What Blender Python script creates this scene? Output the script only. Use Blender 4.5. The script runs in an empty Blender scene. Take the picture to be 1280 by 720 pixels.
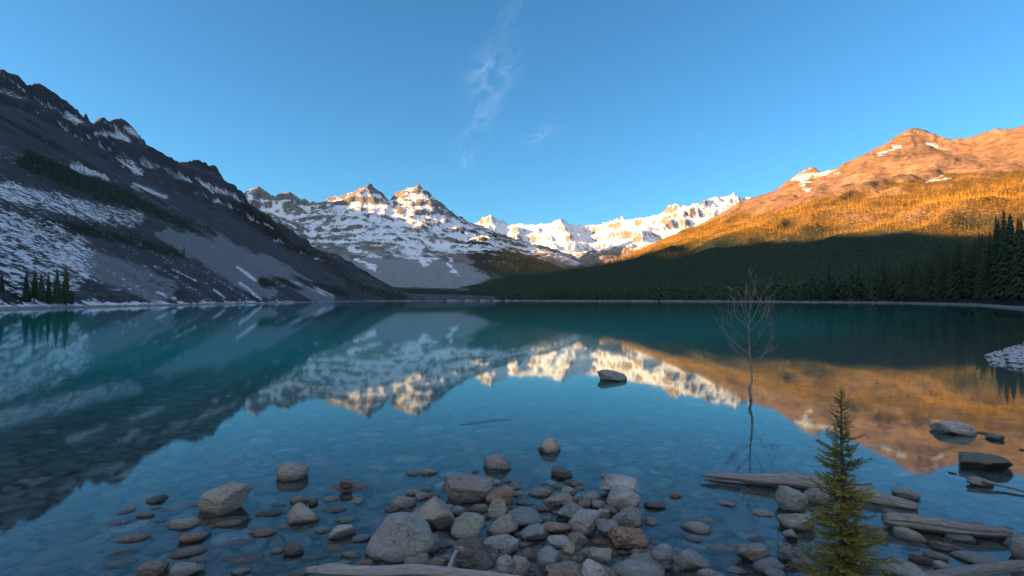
import bpy, bmesh, math, random
import numpy as np
from mathutils import Vector, Matrix, Euler
R = math.radians
sc = bpy.context.scene
col = sc.collection
# ------------------------------------------------------------------ camera
F = 711.0; EYE = 1.7; PITCH = R(1.2)
cd = bpy.data.cameras.new('camera'); cam = bpy.data.objects.new('camera', cd); col.objects.link(cam)
cd.sensor_width = 36; cd.lens = 20; cd.clip_start = 0.05; cd.clip_end = 60000
cam.location = (0, 0, EYE); cam.rotation_euler = (R(90) + PITCH, 0, 0)
sc.camera = cam
# ------------------------------------------------------------------ light
SUN_EL = R(11.5); SUN_AZ = R(-104)          # azimuth of the sun, clockwise from +Y: to the left and a little behind
sdir = Vector((math.sin(SUN_AZ)*math.cos(SUN_EL), math.cos(SUN_AZ)*math.cos(SUN_EL), math.sin(SUN_EL)))
sl = bpy.data.lights.new('sun', 'SUN'); sl.energy = 5.0; sl.angle = R(0.5); sl.color = (1.0, 0.53, 0.21)
so = bpy.data.objects.new('sun', sl); col.objects.link(so)
so.rotation_euler = (-sdir).to_track_quat('-Z', 'Y').to_euler()
w = bpy.data.worlds.new('World'); sc.world = w; w.use_nodes = True
wt = w.node_tree; wt.nodes.clear()
def N(t, kind, **kw):
    n = t.nodes.new(kind)
    for k, v in kw.items():
        if k.startswith('i_'):
            n.inputs[k[2:].replace('_', ' ')].default_value = v
        else: setattr(n, k, v)
    return n
def math_(t, op, a, b=None, clamp=False):
    n = t.nodes.new('ShaderNodeMath'); n.operation = op; n.use_clamp = clamp
    for i, v in enumerate((a, b)):
        if v is None: continue
        if isinstance(v, (int, float)): n.inputs[i].default_value = v
        else: t.links.new(v, n.inputs[i])
    return n.outputs[0]
def ramp(t, fac, stops, interp='LINEAR'):
    n = t.nodes.new('ShaderNodeValToRGB'); n.color_ramp.interpolation = interp
    e = n.color_ramp.elements
    while len(e) < len(stops): e.new(0.5)
    for k, (p, c) in enumerate(stops):
        e[k].position = p
        e[k].color = (c, c, c, 1) if isinstance(c, (int, float)) else (*c, 1)
    t.links.new(fac, n.inputs[0]); return n.outputs[0]
def mixc(t, fac, a, b, mode='MIX'):
    n = t.nodes.new('ShaderNodeMix'); n.data_type = 'RGBA'; n.blend_type = mode
    for s, v in ((n.inputs[0], fac), (n.inputs[6], a), (n.inputs[7], b)):
        if isinstance(v, (int, float)): s.default_value = v
        elif isinstance(v, tuple): s.default_value = (*v, 1) if len(v) == 3 else v
        else: t.links.new(v, s)
    return n.outputs[2]
sky = N(wt, 'ShaderNodeTexSky', sky_type='NISHITA', sun_disc=False, sun_elevation=SUN_EL, sun_rotation=SUN_AZ % (2*math.pi),
        altitude=900, air_density=1.0, dust_density=1.5, ozone_density=4.5)
bg = N(wt, 'ShaderNodeBackground'); bg.inputs[1].default_value = 0.062
out = N(wt, 'ShaderNodeOutputWorld')
# thin cirrus, laid out by direction in the sky
tc = N(wt, 'ShaderNodeTexCoord')
def pxdir(px, py):
    v = Vector(((px-640)/F, 1.0, (360-py)/F)); v.rotate(Euler((PITCH, 0, 0))); return v.normalized()
def wisp(px, py, tx, ty, la, lb, seed, amt):
    c = pxdir(px, py); e1 = (pxdir(tx, ty) - c).normalized(); e2 = c.cross(e1).normalized()
    def dot(v, s):
        n = N(wt, 'ShaderNodeVectorMath', operation='DOT_PRODUCT'); n.inputs[1].default_value = v*s
        wt.links.new(tc.outputs['Generated'], n.inputs[0]); return n.outputs['Value']
    u = math_(wt, 'SUBTRACT', dot(e1, 1/la), c.dot(e1)/la); v = math_(wt, 'SUBTRACT', dot(e2, 1/lb), c.dot(e2)/lb)
    g = math_(wt, 'ADD', math_(wt, 'MULTIPLY', u, u), math_(wt, 'MULTIPLY', v, v))
    g = math_(wt, 'POWER', 2.718, math_(wt, 'MULTIPLY', g, -1.2))
    cb = N(wt, 'ShaderNodeCombineXYZ'); wt.links.new(math_(wt, 'MULTIPLY', u, 0.9), cb.inputs[0]); wt.links.new(math_(wt, 'MULTIPLY', v, 0.9), cb.inputs[1]); cb.inputs[2].default_value = seed
    no = N(wt, 'ShaderNodeTexNoise', noise_dimensions='3D'); no.inputs['Scale'].default_value = 1.6; no.inputs['Detail'].default_value = 5; no.inputs['Roughness'].default_value = 0.45; no.inputs['Distortion'].default_value = 0.9
    wt.links.new(cb.outputs[0], no.inputs['Vector'])
    s = ramp(wt, no.outputs[0], [(0.38, 0.0), (0.72, 1.0)])
    return math_(wt, 'MULTIPLY', math_(wt, 'MULTIPLY', s, g), amt)
cl = wisp(612, 92, 655, 45, 0.050, 0.034, 3.1, 0.14)
for a in ((598, 150, 640, 100, 0.05, 0.022, 7.7, 0.09), (678, 168, 700, 158, 0.035, 0.012, 5.2, 0.10), (640, 20, 660, -20, 0.05, 0.02, 1.4, 0.04), (583, 200, 590, 180, 0.02, 0.012, 9.4, 0.08)):
    cl = math_(wt, 'ADD', cl, wisp(*a), True)
tint = N(wt, 'ShaderNodeMix', data_type='RGBA', blend_type='MULTIPLY'); tint.inputs[0].default_value = 1.0
wt.links.new(sky.outputs[0], tint.inputs[6]); tint.inputs[7].default_value = (0.63, 0.96, 0.93, 1)
skyc = mixc(wt, cl, tint.outputs[2], (4.6, 5.0, 5.6))
# broken cloud added to the unseen sky behind the camera, brightening the shaded shore
sp_ = N(wt, 'ShaderNodeSeparateXYZ'); wt.links.new(tc.outputs['Generated'], sp_.inputs[0])
back = math_(wt, 'ADD', math_(wt, 'MULTIPLY', sp_.outputs[1], -1.0), math_(wt, 'MULTIPLY', sp_.outputs[0], -0.35))
cov = math_(wt, 'MULTIPLY', ramp(wt, back, [(0.0, 0.0), (0.35, 1.0)], 'EASE'), ramp(wt, sp_.outputs[2], [(0.05, 0.0), (0.25, 1.0)]))
cn = N(wt, 'ShaderNodeTexNoise'); cn.inputs['Scale'].default_value = 2.6; cn.inputs['Detail'].default_value = 6; cn.inputs['Roughness'].default_value = 0.6; wt.links.new(tc.outputs['Generated'], cn.inputs['Vector'])
cov = math_(wt, 'MULTIPLY', cov, ramp(wt, cn.outputs[0], [(0.36, 0.15), (0.56, 0.9)]))
skyc = mixc(wt, cov, skyc, (4.5, 4.9, 5.5))
wt.links.new(skyc, bg.inputs[0]); wt.links.new(bg.outputs[0], out.inputs[0])
vs = sc.view_settings; vs.view_transform = 'Standard'; vs.look = 'None'; vs.gamma = 1; vs.use_curve_mapping = False; vs.exposure = 2.22
cy = sc.cycles; cy.use_denoising = True; cy.max_bounces = 10; cy.diffuse_bounces = 3; cy.volume_bounces = 6; cy.glossy_bounces = 4; cy.transmission_bounces = 6; cy.transparent_max_bounces = 8
cy.sample_clamp_indirect = 6; cy.caustics_refractive = True; cy.caustics_reflective = False; cy.blur_glossy = 0.2
try: cy.denoiser = 'OPENIMAGEDENOISE'
except Exception: pass
# ------------------------------------------------------------------ numeric noise
rng = np.random.default_rng(11); random.seed(11)
def hsh(ix, iy, iz=0):
    h = (ix.astype(np.int64)*374761393 + iy.astype(np.int64)*668265263 + np.int64(iz)*np.int64(1274126177) if np.isscalar(iz) else ix.astype(np.int64)*374761393 + iy.astype(np.int64)*668265263 + iz.astype(np.int64)*1274126177) & 0xffffffff
    h = ((h ^ (h >> 13))*1274126177) & 0xffffffff
    return (((h ^ (h >> 16)) & 0xffff)/32767.5 - 1.0)
def vn2(x, y, s=0):
    ix = np.floor(x); iy = np.floor(y); fx = x-ix; fy = y-iy
    fx = fx*fx*fx*(fx*(fx*6-15)+10); fy = fy*fy*fy*(fy*(fy*6-15)+10)
    a = hsh(ix, iy, s); b = hsh(ix+1, iy, s); c = hsh(ix, iy+1, s); d = hsh(ix+1, iy+1, s)
    return (a*(1-fx)+b*fx)*(1-fy) + (c*(1-fx)+d*fx)*fy
def fbm2(x, y, oct=5, s=0, rough=0.5):
    t = 0; a = 1; n = 0
    for o in range(oct):
        t = t + a*vn2(x + 17.3*o, y - 9.1*o, s+o); n += a; a *= rough; x, y = (x*0.8 - y*0.6)*2.03, (x*0.6 + y*0.8)*2.03
    return t/n
def ridged(x, y, oct=5, s=0, rough=0.5):
    t = 0; a = 1; n = 0
    for o in range(oct):
        t = t + a*(1-2*np.abs(vn2(x + 7.3*o, y + 3.7*o, s+o))); n += a; a *= rough; x, y = (x*0.8 - y*0.6)*2.07, (x*0.6 + y*0.8)*2.07
    return t/n
def vn3(p, s=0):
    i = np.floor(p); f = p-i; f = f*f*(3-2*f); r = 0
    for dx in (0, 1):
        for dy in (0, 1):
            for dz in (0, 1):
                wgt = (f[:, 0] if dx else 1-f[:, 0])*(f[:, 1] if dy else 1-f[:, 1])*(f[:, 2] if dz else 1-f[:, 2])
                r = r + wgt*hsh(i[:, 0]+dx, i[:, 1]+dy, i[:, 2]+dz + s*31)
    return r
def fbm3(p, oct=4, s=0, rough=0.5):
    t = 0; a = 1; n = 0
    for o in range(oct): t = t + a*vn3(p*(2.03**o) + 5.7*o, s+o); n += a; a *= rough
    return t/n
def sstep(a, b, x):
    t = np.clip((x-a)/(b-a), 0, 1); return t*t*(3-2*t)
# ------------------------------------------------------------------ the lie of the land
SHORE = np.array([(-12, -3), (-30, 6), (-62, 38), (-88, 94), (-104, 170), (-133, 340), (-176, 600), (-190, 760), (-120, 900), (0, 930), (80, 800), (150, 700), (215, 590), (222, 470), (212, 325),
    (152, 190), (100, 116), (82, 90), (62, 66), (50, 47), (40, 42), (30, 29), (21.0, 22.5), (15.0, 17.2), (13.1, 15.0), (12.7, 13.4), (13.6, 12.2), (11.0, 9.0), (7.5, 5.2), (5.2, 3.6), (3.2, 3.0), (0, 2.75), (-3, 2.6), (-7, 1.2)], float)
def shore_sd(X, Y):
    """distance to the shoreline, positive on land"""
    d2 = np.full(X.shape, 1e18); inside = np.zeros(X.shape, bool); n = len(SHORE)
    for k in range(n):
        ax, ay = SHORE[k]; bx, by = SHORE[(k+1) % n]; ex, ey = bx-ax, by-ay
        t = np.clip(((X-ax)*ex + (Y-ay)*ey)/(ex*ex+ey*ey), 0, 1)
        d2 = np.minimum(d2, (X-ax-t*ex)**2 + (Y-ay-t*ey)**2)
        c = (ay > Y) != (by > Y)
        if ay != by: inside ^= c & (X < (bx-ax)*(Y-ay)/(by-ay) + ax)
    d = np.sqrt(d2); return np.where(inside, -d, d)
def P(px, py, y):    # a crest point seen in that direction at depth y (metres)
    return ((px-640)/F*y, y, (375-py)/F*y + EYE)
LEFTN = [(-900, -1500, 480), (-860, -900, 480), (-850, -400, 500), (-850, 0, 525), (-860, 350, 570), (-850, 650, 490), (-820, 850, 390)]
LEFT = [P(0, 80, 900), P(40, 104, 1000), P(75, 127, 1100), P(110, 146, 1250), P(135, 145, 1360), P(160, 152, 1450), P(195, 180, 1520), P(235, 198, 1650), P(268, 204, 1800), P(290, 226, 1850), P(330, 268, 1900), P(362, 298, 1930), P(400, 318, 1950), P(450, 348, 2000), P(505, 374, 2050)]
LEFT2 = [P(10, 232, 420), P(110, 262, 560), P(190, 285, 700), P(228, 318, 760)]          # the bench above the cliff band
LEFT3 = [P(268, 204, 1800), P(300, 262, 1500), P(345, 300, 1350), P(420, 352, 1250)]
RIGHT = [(2700, 200, 560), (2400, 1000, 620), (2057, 1700, 640), P(1280, 151, 2000), P(1240, 158, 2080), P(1195, 164, 2150), P(1168, 161, 2230), P(1140, 160, 2280), P(1115, 176, 2330), P(1085, 191, 2420), P(1068, 202, 2450), P(1050, 208, 2600), P(1020, 212, 2700), P(1000, 219, 2800), P(960, 246, 2900), P(930, 262, 2950), P(900, 274, 3000), P(850, 296, 3100), P(800, 314, 3150), P(750, 332, 3150), P(700, 342, 3100), P(640, 349, 3000)]
MAIN = [(-2350, 4500, 760), P(250, 262, 4300), P(310, 240, 4150), P(322, 236, 4100), P(340, 244, 4050), P(361, 239, 4050), P(385, 251, 4050), P(405, 248, 4050), P(430, 242, 4020), P(448, 236, 4000), P(460, 226, 4000), P(470, 238, 4000), P(482, 250, 4000), P(494, 242, 4000), P(510, 235, 4000), P(523, 233, 4000), P(532, 250, 4000), P(545, 266, 3980), P(556, 283, 3900), P(600, 297, 3700), P(650, 322, 3500), P(700, 334, 3350), P(730, 341, 3250)]
MSP = [[P(460, 226, 4000), P(468, 270, 3650), P(480, 300, 3300), P(470, 335, 2900)], [P(523, 233, 4000), P(535, 275, 3700), P(560, 305, 3350), P(570, 335, 2950)], [P(361, 239, 4050), P(380, 280, 3600), P(400, 318, 3150)], [P(322, 236, 4100), P(330, 290, 3600)], [P(448, 236, 4000), P(425, 275, 3550), P(430, 320, 3050)]]
BACK = [P(540, 280, 6000), P(575, 277, 6000), P(600, 275, 6000), P(612, 271, 6000), P(630, 274, 6000), P(660, 273, 5950), P(698, 268, 5900), P(715, 274, 5900), P(740, 277, 6000), P(755, 274, 5900), P(772, 273, 5700), P(800, 268, 5400), P(830, 262, 5200), P(850, 255, 5100), P(870, 251, 5000), P(893, 244, 4900), P(915, 245, 4900), P(960, 243, 4900), P(1010, 235, 4800)]
BSP = [[P(698, 268, 5900), P(708, 290, 5500), P(720, 318, 4900)], [P(640, 273, 6000), P(650, 300, 5300), P(670, 320, 4700)], [P(893, 244, 4900), P(850, 268, 4600), P(800, 295, 4300), P(755, 326, 4000)], [P(755, 274, 5900), P(752, 300, 5400)]]
HID = [(-2700, 1300, 650), (-2500, 1800, 720), (-2350, 2200, 740), (-2230, 2600, 740), (-2230, 3300, 830), (-2400, 3500, 930), (-2480, 3800, 930), (-2480, 4500, 850)]
def ridge(X, Y, poly, a, b, L):
    h = np.full(X.shape, -1e9)
    for k in range(len(poly)-1):
        ax, ay, az = poly[k]; bx, by, bz = poly[k+1]; ex, ey = bx-ax, by-ay
        t = np.clip(((X-ax)*ex + (Y-ay)*ey)/(ex*ex+ey*ey), 0, 1)
        d = np.sqrt((X-ax-t*ex)**2 + (Y-ay-t*ey)**2)
        h = np.maximum(h, az + t*(bz-az) - a*d - b*(1-np.exp(-d/L)))
    return h
def smax(a, b, k):
    m = np.maximum(a, b); return m + k*np.log(np.exp((a-m)/k) + np.exp((b-m)/k))
def land(X, Y, full=False):
    sd = shore_sd(X, Y)
    wx = X + 60*fbm2(X/260, Y/260, 4, 50); wy = Y + 60*fbm2(X/260+9, Y/260+5, 4, 60)
    far = sstep(150, 700, np.hypot(X, Y))
    wx = X + (wx-X)*far; wy = Y + (wy-Y)*far
    l = ridge(wx*0.35+X*0.65, wy*0.35+Y*0.65, LEFT, 0.40, 104, 170)
    l = np.maximum(l, ridge(wx*0.35+X*0.65, wy*0.35+Y*0.65, LEFTN, 0.45, 200, 150))
    l = smax(l, ridge(X, Y, LEFT2, 0.62, 14, 20), 6); l = smax(l, ridge(wx, wy, LEFT3, 0.5, 30, 60), 8)
    r = ridge(wx*0.4+X*0.6, wy*0.4+Y*0.6, RIGHT, 0.29, 112, 260)
    m = ridge(wx*0.3+X*0.7, wy*0.3+Y*0.7, MAIN, 0.27, 245, 330)
    for q in MSP: m = smax(m, ridge(wx, wy, q, 0.62, 40, 90), 10)
    m = np.maximum(m, ridge(X, Y, HID, 0.35, 100, 200))
    b = ridge(wx*0.3+X*0.7, wy*0.3+Y*0.7, BACK, 0.22, 300, 450)
    for q in BSP: b = smax(b, ridge(wx, wy, q, 0.55, 60, 120), 12)
    l = l - 0.55*np.maximum(X + 60, 0) - sstep(900, 1500, Y)*np.interp(X, [-905, -820, -640, -480, -370], [0, 40, 80, 92, 112])
    r = r - sstep(1200, 1900, Y)*np.interp(X, [-300, 30, 170, 340, 450, 600, 730, 900, 1100], [0, 32, 66, 95, 76, 60, 42, 12, 0])
    gl = 1 - sstep(40, 330, np.hypot(X+120, Y-60)-0)   # calmer close to the near left shore
    nl = ridged(X/170, Y/230, 7, 3, 0.55)*16 + ridged(X/620+0.2*fbm2(X/200, Y/200, 3, 19), Y/150 + 0.25*fbm2(X/180, Y/180, 4, 18), 4, 17, 0.5)*20 + ridged(X/55, Y/80, 5, 13, 0.62)*11 + fbm2(X/13, Y/13, 4, 14, 0.6)*3.0
    nr = ridged(X/300, Y/300, 6, 23, 0.5)*26 + ridged((X*.83+Y*.55)/900, (X*-.55+Y*.83)/170 + 0.4*fbm2(X/250, Y/250, 3, 26), 4, 27, .5)*26 + fbm2(X/40, Y/40, 4, 29)*4
    nm = ridged(X/330, Y/330, 4, 33, 0.55)*34 + ridged(X/95, Y/120, 5, 37, 0.62)*19
    nb = ridged(X/420, Y/420, 7, 43, 0.56)*80
    l = l + (nl*1.5-24)*sstep(5, 110, l)*(1-0.5*sstep(300, 390, l)*sstep(800, 1000, Y))*(1-0.35*gl); r = r + (nr-16)*sstep(20, 180, r); m = m + (nm-6)*sstep(60, 330, m); b = b + (nb-22)*sstep(60, 400, b)
    # beds of hard rock stand as steps on the far faces
    zz = m + 14*fbm2(X/500, Y/500, 3, 71); m = m + (4.0*np.sin(zz/13.0) + 2.2*np.sin(zz/5.7+1))*sstep(200, 380, m)*np.clip(fbm2(X/300, Y/300, 3, 77)+0.75, 0, 1.3)
    zz = b + 20*fbm2(X/700, Y/700, 3, 72); b = b + 13*np.sin(zz/19.0)*sstep(200, 400, b)
    zz = l + 26*fbm2(X/300, Y/300, 3, 73); l = l + 8.0*np.sin(zz/11.0)*sstep(100, 190, l)*np.clip(0.5+fbm2(X/200, Y/200, 3, 75)*1.5, 0, 1.4)
    v = 2.2 + 0.36*np.clip(sd-4, 0, 150)*sstep(-30, -70, X)*sstep(-300, -50, Y)*(1-sstep(500, 800, Y)) + 0.018*np.maximum(sd, 0) + 5*sstep(20, 300, sd)*(0.5+fbm2(X/120, Y/120, 4, 81)) + 0.018*np.maximum(Y-900, 0)
    H = np.maximum(np.maximum(l, r), np.maximum(m, b)); cls = np.argmax(np.stack([v, l, r, m, b]), 0) if full else None
    H = smax(H, v, 3.0)
    dland = np.maximum(sd, 0)
    cap = 0.06 + 0.13*np.minimum(dland, 6) + 0.62*np.maximum(dland-3, 0) + 0.12*fbm2(X/1.7, Y/1.7, 4, 91)*np.minimum(dland, 4)*0.5
    H = np.where(H < cap, H, cap) + 0
    u = np.maximum(-sd, 0)
    dep = -(0.055*u + 0.0040*u*u); dep = np.maximum(dep, -9.0 - 0.0*u) + 0.035*fbm2(X/0.8, Y/0.8, 4, 95)*np.minimum(u*2, 1)
    H = np.where(sd <= 0, dep - 0.01, H)
    if full: return H, cls, sd
    return H
def quick_h(x, y): return float(land(np.array([float(x)]), np.array([float(y)]))[0])
# ------------------------------------------------------------------ mesh helpers
def np_mesh(name, V, faces, mat, attrs=None, smooth=True, vec_attrs=None):
    me = bpy.data.meshes.new(name); V = np.asarray(V, np.float32); faces = np.asarray(faces, np.int32); k = faces.shape[1]
    me.vertices.add(len(V)); me.vertices.foreach_set('co', V.ravel())
    me.loops.add(faces.size); me.loops.foreach_set('vertex_index', faces.ravel())
    me.polygons.add(len(faces)); me.polygons.foreach_set('loop_start', np.arange(0, faces.size, k, dtype=np.int32))
    me.polygons.foreach_set('use_smooth', np.full(len(faces), smooth))
    for an, a in (attrs or {}).items():
        at = me.attributes.new(an, 'FLOAT', 'POINT'); at.data.foreach_set('value', np.asarray(a, np.float32))
    for an, a in (vec_attrs or {}).items():
        at = me.attributes.new(an, 'FLOAT_VECTOR', 'POINT'); at.data.foreach_set('vector', np.asarray(a, np.float32).ravel())
    me.update(calc_edges=True)
    if mat: me.materials.append(mat)
    return me
def link(name, me, parent=None, loc=(0, 0, 0), kind=None, label=None, cat=None, group=None, color=None):
    o = bpy.data.objects.new(name, me); col.objects.link(o); o.location = loc
    if parent: o.parent = parent
    if kind: o['kind'] = kind
    if label: o['label'] = label
    if cat: o['category'] = cat
    if group: o['group'] = group
    if color: o.color = (*color, 1)
    return o
def newmat(name):
    m = bpy.data.materials.new(name); m.use_nodes = True; t = m.node_tree; t.nodes.clear()
    b = t.nodes.new('ShaderNodeBsdfPrincipled'); o = t.nodes.new('ShaderNodeOutputMaterial'); t.links.new(b.outputs[0], o.inputs[0])
    return m, t, b, o
def noise(t, vec, scale, detail=4, rough=0.5, dist=0.0):
    n = t.nodes.new('ShaderNodeTexNoise'); n.inputs['Scale'].default_value = scale; n.inputs['Detail'].default_value = detail; n.inputs['Roughness'].default_value = rough; n.inputs['Distortion'].default_value = dist
    if vec is not None: t.links.new(vec, n.inputs['Vector'])
    return n.outputs[0]
def attr(t, name, sock='Fac'):
    n = t.nodes.new('ShaderNodeAttribute'); n.attribute_name = name; return n.outputs[sock]
def vscale(t, vec, s):
    n = t.nodes.new('ShaderNodeVectorMath'); n.operation = 'MULTIPLY'; n.inputs[1].default_value = s; t.links.new(vec, n.inputs[0]); return n.outputs[0]
def bump(t, h, strength, dist, b):
    n = t.nodes.new('ShaderNodeBump'); n.inputs['Strength'].default_value = strength; n.inputs['Distance'].default_value = dist
    t.links.new(h, n.inputs['Height']); t.links.new(n.outputs[0], b.inputs['Normal'])
# ------------------------------------------------------------------ terrain materials
def terrain_mat(name, rock_a, rock_b, scree_c, grass_c, cell, streak=(1, 1, 0.35), sp=0.8):
    m, t, b, o = newmat(name)
    g = t.nodes.new('ShaderNodeNewGeometry').outputs['Position']
    flat = vscale(t, g, (1, 1, 3.2))
    n1 = noise(t, flat, 1/(cell*6), 8, 0.62); n2 = noise(t, flat, 1/cell, 6, 0.65)
    rock = mixc(t, ramp(t, n1, [(0.35, 0), (0.65, 1)]), rock_a, rock_b)
    rock = mixc(t, ramp(t, n2, [(0.3, 0.0), (0.7, 0.75)]), rock, tuple(c*0.45 for c in rock_a))
    stk = noise(t, vscale(t, g, streak), 1/(cell*2.0), 6, 0.7)
    rock = mixc(t, ramp(t, stk, [(0.48, 0.0), (0.70, 0.5)]), rock, tuple(c*1.25 for c in rock_b)); rock = mixc(t, ramp(t, stk, [(0.3, 0.3), (0.42, 0.0)]), rock, tuple(c*0.4 for c in rock_a)); rock = mixc(t, attr(t, 'cliff'), rock, mixc(t, n2, tuple(c*0.4 for c in rock_a), tuple(c*1.5 for c in rock_a)))
    sf = math_(t, 'ADD', attr(t, 'scree'), math_(t, 'MULTIPLY', math_(t, 'SUBTRACT', n1, 0.5), 1.3))
    sf = ramp(t, sf, [(0.42, 0), (0.58, 1)])
    scr = mixc(t, ramp(t, n2, [(0.35, 0.0), (0.7, 0.5)]), scree_c, tuple(c*0.55 for c in scree_c)); scr = mixc(t, ramp(t, stk, [(0.35, 0.4), (0.6, 0.0)]), scr, tuple(c*0.5 for c in scree_c))
    c = mixc(t, sf, rock, scr)
    ff = math_(t, 'ADD', attr(t, 'forest'), math_(t, 'MULTIPLY', math_(t, 'SUBTRACT', n2, 0.5), 1.3))
    c = mixc(t, ramp(t, ff, [(0.42, 0), (0.56, 1)]), c, mixc(t, attr(t, 'sun_gold'), grass_c, (0.13, 0.08, 0.022)))
    n3 = noise(t, flat, 2.2/cell, 5, 0.7)
    sn = math_(t, 'ADD', math_(t, 'ADD', attr(t, 'snow'), math_(t, 'MULTIPLY', math_(t, 'SUBTRACT', stk, 0.5), 1.0)), math_(t, 'ADD', math_(t, 'MULTIPLY', math_(t, 'SUBTRACT', n2, 0.5), 0.6+0.5*sp), math_(t, 'MULTIPLY', math_(t, 'SUBTRACT', n3, 0.5), sp)))
    c = mixc(t, ramp(t, sn, [(0.46, 0), (0.60, 1)]), c, (0.70, 0.72, 0.76))
    t.links.new(c, b.inputs['Base Color']); b.inputs['Roughness'].default_value = 0.95; b.inputs['Specular IOR Level'].default_value = 0.1
    bump(t, n2, 0.8, cell*0.8, b)
    return m
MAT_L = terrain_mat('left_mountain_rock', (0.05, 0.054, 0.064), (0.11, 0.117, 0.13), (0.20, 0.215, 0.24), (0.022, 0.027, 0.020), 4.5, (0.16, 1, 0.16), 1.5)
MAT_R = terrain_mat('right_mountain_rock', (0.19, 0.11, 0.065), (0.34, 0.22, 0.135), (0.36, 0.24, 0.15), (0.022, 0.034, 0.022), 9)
MAT_M = terrain_mat('far_mountain_rock', (0.13, 0.13, 0.14), (0.29, 0.255, 0.225), (0.27, 0.28, 0.30), (0.045, 0.045, 0.03), 14)
MAT_B = terrain_mat('back_range_rock', (0.22, 0.18, 0.15), (0.36, 0.28, 0.22), (0.36, 0.32, 0.3), (0.06, 0.06, 0.04), 22)
MAT_V = terrain_mat('forest_floor', (0.06, 0.055, 0.04), (0.1, 0.09, 0.06), (0.3, 0.3, 0.3), (0.018, 0.028, 0.020), 3)
def bed_mat():
    m, t, b, o = newmat('lakebed_silt_and_gravel')
    g = t.nodes.new('ShaderNodeNewGeometry').outputs['Position']
    vo = t.nodes.new('ShaderNodeTexVoronoi'); vo.inputs['Scale'].default_value = 9; t.links.new(g, vo.inputs['Vector'])
    n = noise(t, g, 3, 6, 0.6)
    grav = mixc(t, vo.outputs['Color'], (0.05, 0.05, 0.048), (0.20, 0.18, 0.155)); grav = mixc(t, math_(t, 'MULTIPLY', n, 0.8), grav, (0.14, 0.14, 0.13))
    silt = mixc(t, noise(t, g, 0.15, 4, 0.5), (0.06, 0.74, 0.66), (0.10, 0.80, 0.72))
    c = mixc(t, attr(t, 'silt'), grav, silt)
    frost = math_(t, 'ADD', attr(t, 'snow'), math_(t, 'MULTIPLY', math_(t, 'SUBTRACT', noise(t, g, 5, 5, 0.7), 0.5), 1.4))
    c = mixc(t, ramp(t, frost, [(0.5, 0), (0.62, 1)]), c, (0.75, 0.77, 0.8))
    t.links.new(c, b.inputs['Base Color']); b.inputs['Roughness'].default_value = 0.9
    h = math_(t, 'ADD', vo.outputs['Distance'], n); bump(t, h, 0.6, 0.03, b)
    return m
MAT_BED = bed_mat()
# ------------------------------------------------------------------ terrain grid
def geo(a, b, q): n = max(2, int(math.log(b/a)/q)); return np.geomspace(a, b, n, endpoint=False)
rr = np.concatenate([geo(0.5, 60, 0.03), geo(60, 400, 0.0085), geo(400, 4600, 0.0046), geo(4600, 9000, 0.007), [9000]])
th = np.concatenate([np.arange(-180, -47, 1.9), np.arange(-47, 47, 0.1), np.arange(47, 180, 1.9)]); th = R(1)*th
TH, RR = np.meshgrid(th, rr); GX = RR*np.sin(TH); GY = RR*np.cos(TH)
GH, CLS, SD = land(GX, GY, True)
nr_, nc_ = GX.shape
# normals
P3 = np.stack([GX, GY, GH], -1); du = np.gradient(P3, axis=1); dv = np.gradient(P3, axis=0); NN = np.cross(du, dv); NN /= np.linalg.norm(NN, axis=-1, keepdims=True)+1e-12
NZ = np.abs(NN[..., 2])
# how each piece of ground looks (cover): where it lies is worked out from the direction and height of the ground itself
Ysafe = np.maximum(GY, 1.0); PX = 640 + F*GX/Ysafe; PY = 375 - F*(GH-EYE)/Ysafe
PX = PX + 16*fbm2(GX/110, GY/110, 5, 151, .6); PY = PY + 8*fbm2(GX/110, GY/110, 5, 161, .6)
def cap_(x1, y1, x2, y2, r, soft=0.2):
    ex, ey = x2-x1, y2-y1; t = np.clip(((PX-x1)*ex + (PY-y1)*ey)/(ex*ex+ey*ey+1e-9), 0, 1)
    d = np.hypot(PX-x1-t*ex, PY-y1-t*ey); return (1 - sstep(r*soft, r, d))*(GY > 20)
big = fbm2(GX/160, GY/160, 5, 101); mid = fbm2(GX/45, GY/45, 5, 111)
def blur(A, a, b):
    o = A.copy(); n = 1
    for da in (-a, 0, a):
        for db in (-b, 0, b): o = o + np.roll(np.roll(A, da, 0), db, 1); n += 1
    return o/n
HOL = (blur(GH, 4, 4) - GH)/(RR*0.0022)
snow = np.zeros_like(GH); forest = np.zeros_like(GH); scree = np.zeros_like(GH)
CLS = np.where((CLS == 0) & (GX < -30) & (GY < 1100), 1, CLS); L = CLS == 1; Rm = CLS == 2; M = CLS == 3; B = CLS == 4; V = CLS == 0
# left
sL = 0.0 + 0.26*big + 0.16*mid + 0.42*np.clip(HOL, -0.7, 1.2) + 0.10*sstep(0.78, 0.93, NZ)
for a in ((0, 300, 75, 330, 60, .5), (0, 345, 60, 372, 30, .3), (0, 238, 160, 272, 20, .4)): sL = np.maximum(sL, 0.46*cap_(*a) + 0.12*big)
for a in ((150, 196, 172, 213, 9), (116, 166, 130, 164, 7), (82, 146, 96, 152, 5), (85, 205, 135, 222, 9), (170, 232, 205, 246, 8), (160, 158, 190, 178, 8), (75, 138, 100, 150, 4), (215, 340, 243, 354, 4), (300, 352, 330, 374, 5), (290, 332, 318, 350, 4), (195, 368, 215, 377, 4), (245, 225, 290, 245, 6), (0, 90, 30, 110, 3), (130, 150, 150, 158, 3), (360, 350, 420, 374, 3), (265, 365, 280, 375, 3)):
    sL = np.maximum(sL, 0.62*cap_(*a, 0.0) + 0.12*mid)
fL = np.zeros_like(GH)
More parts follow.
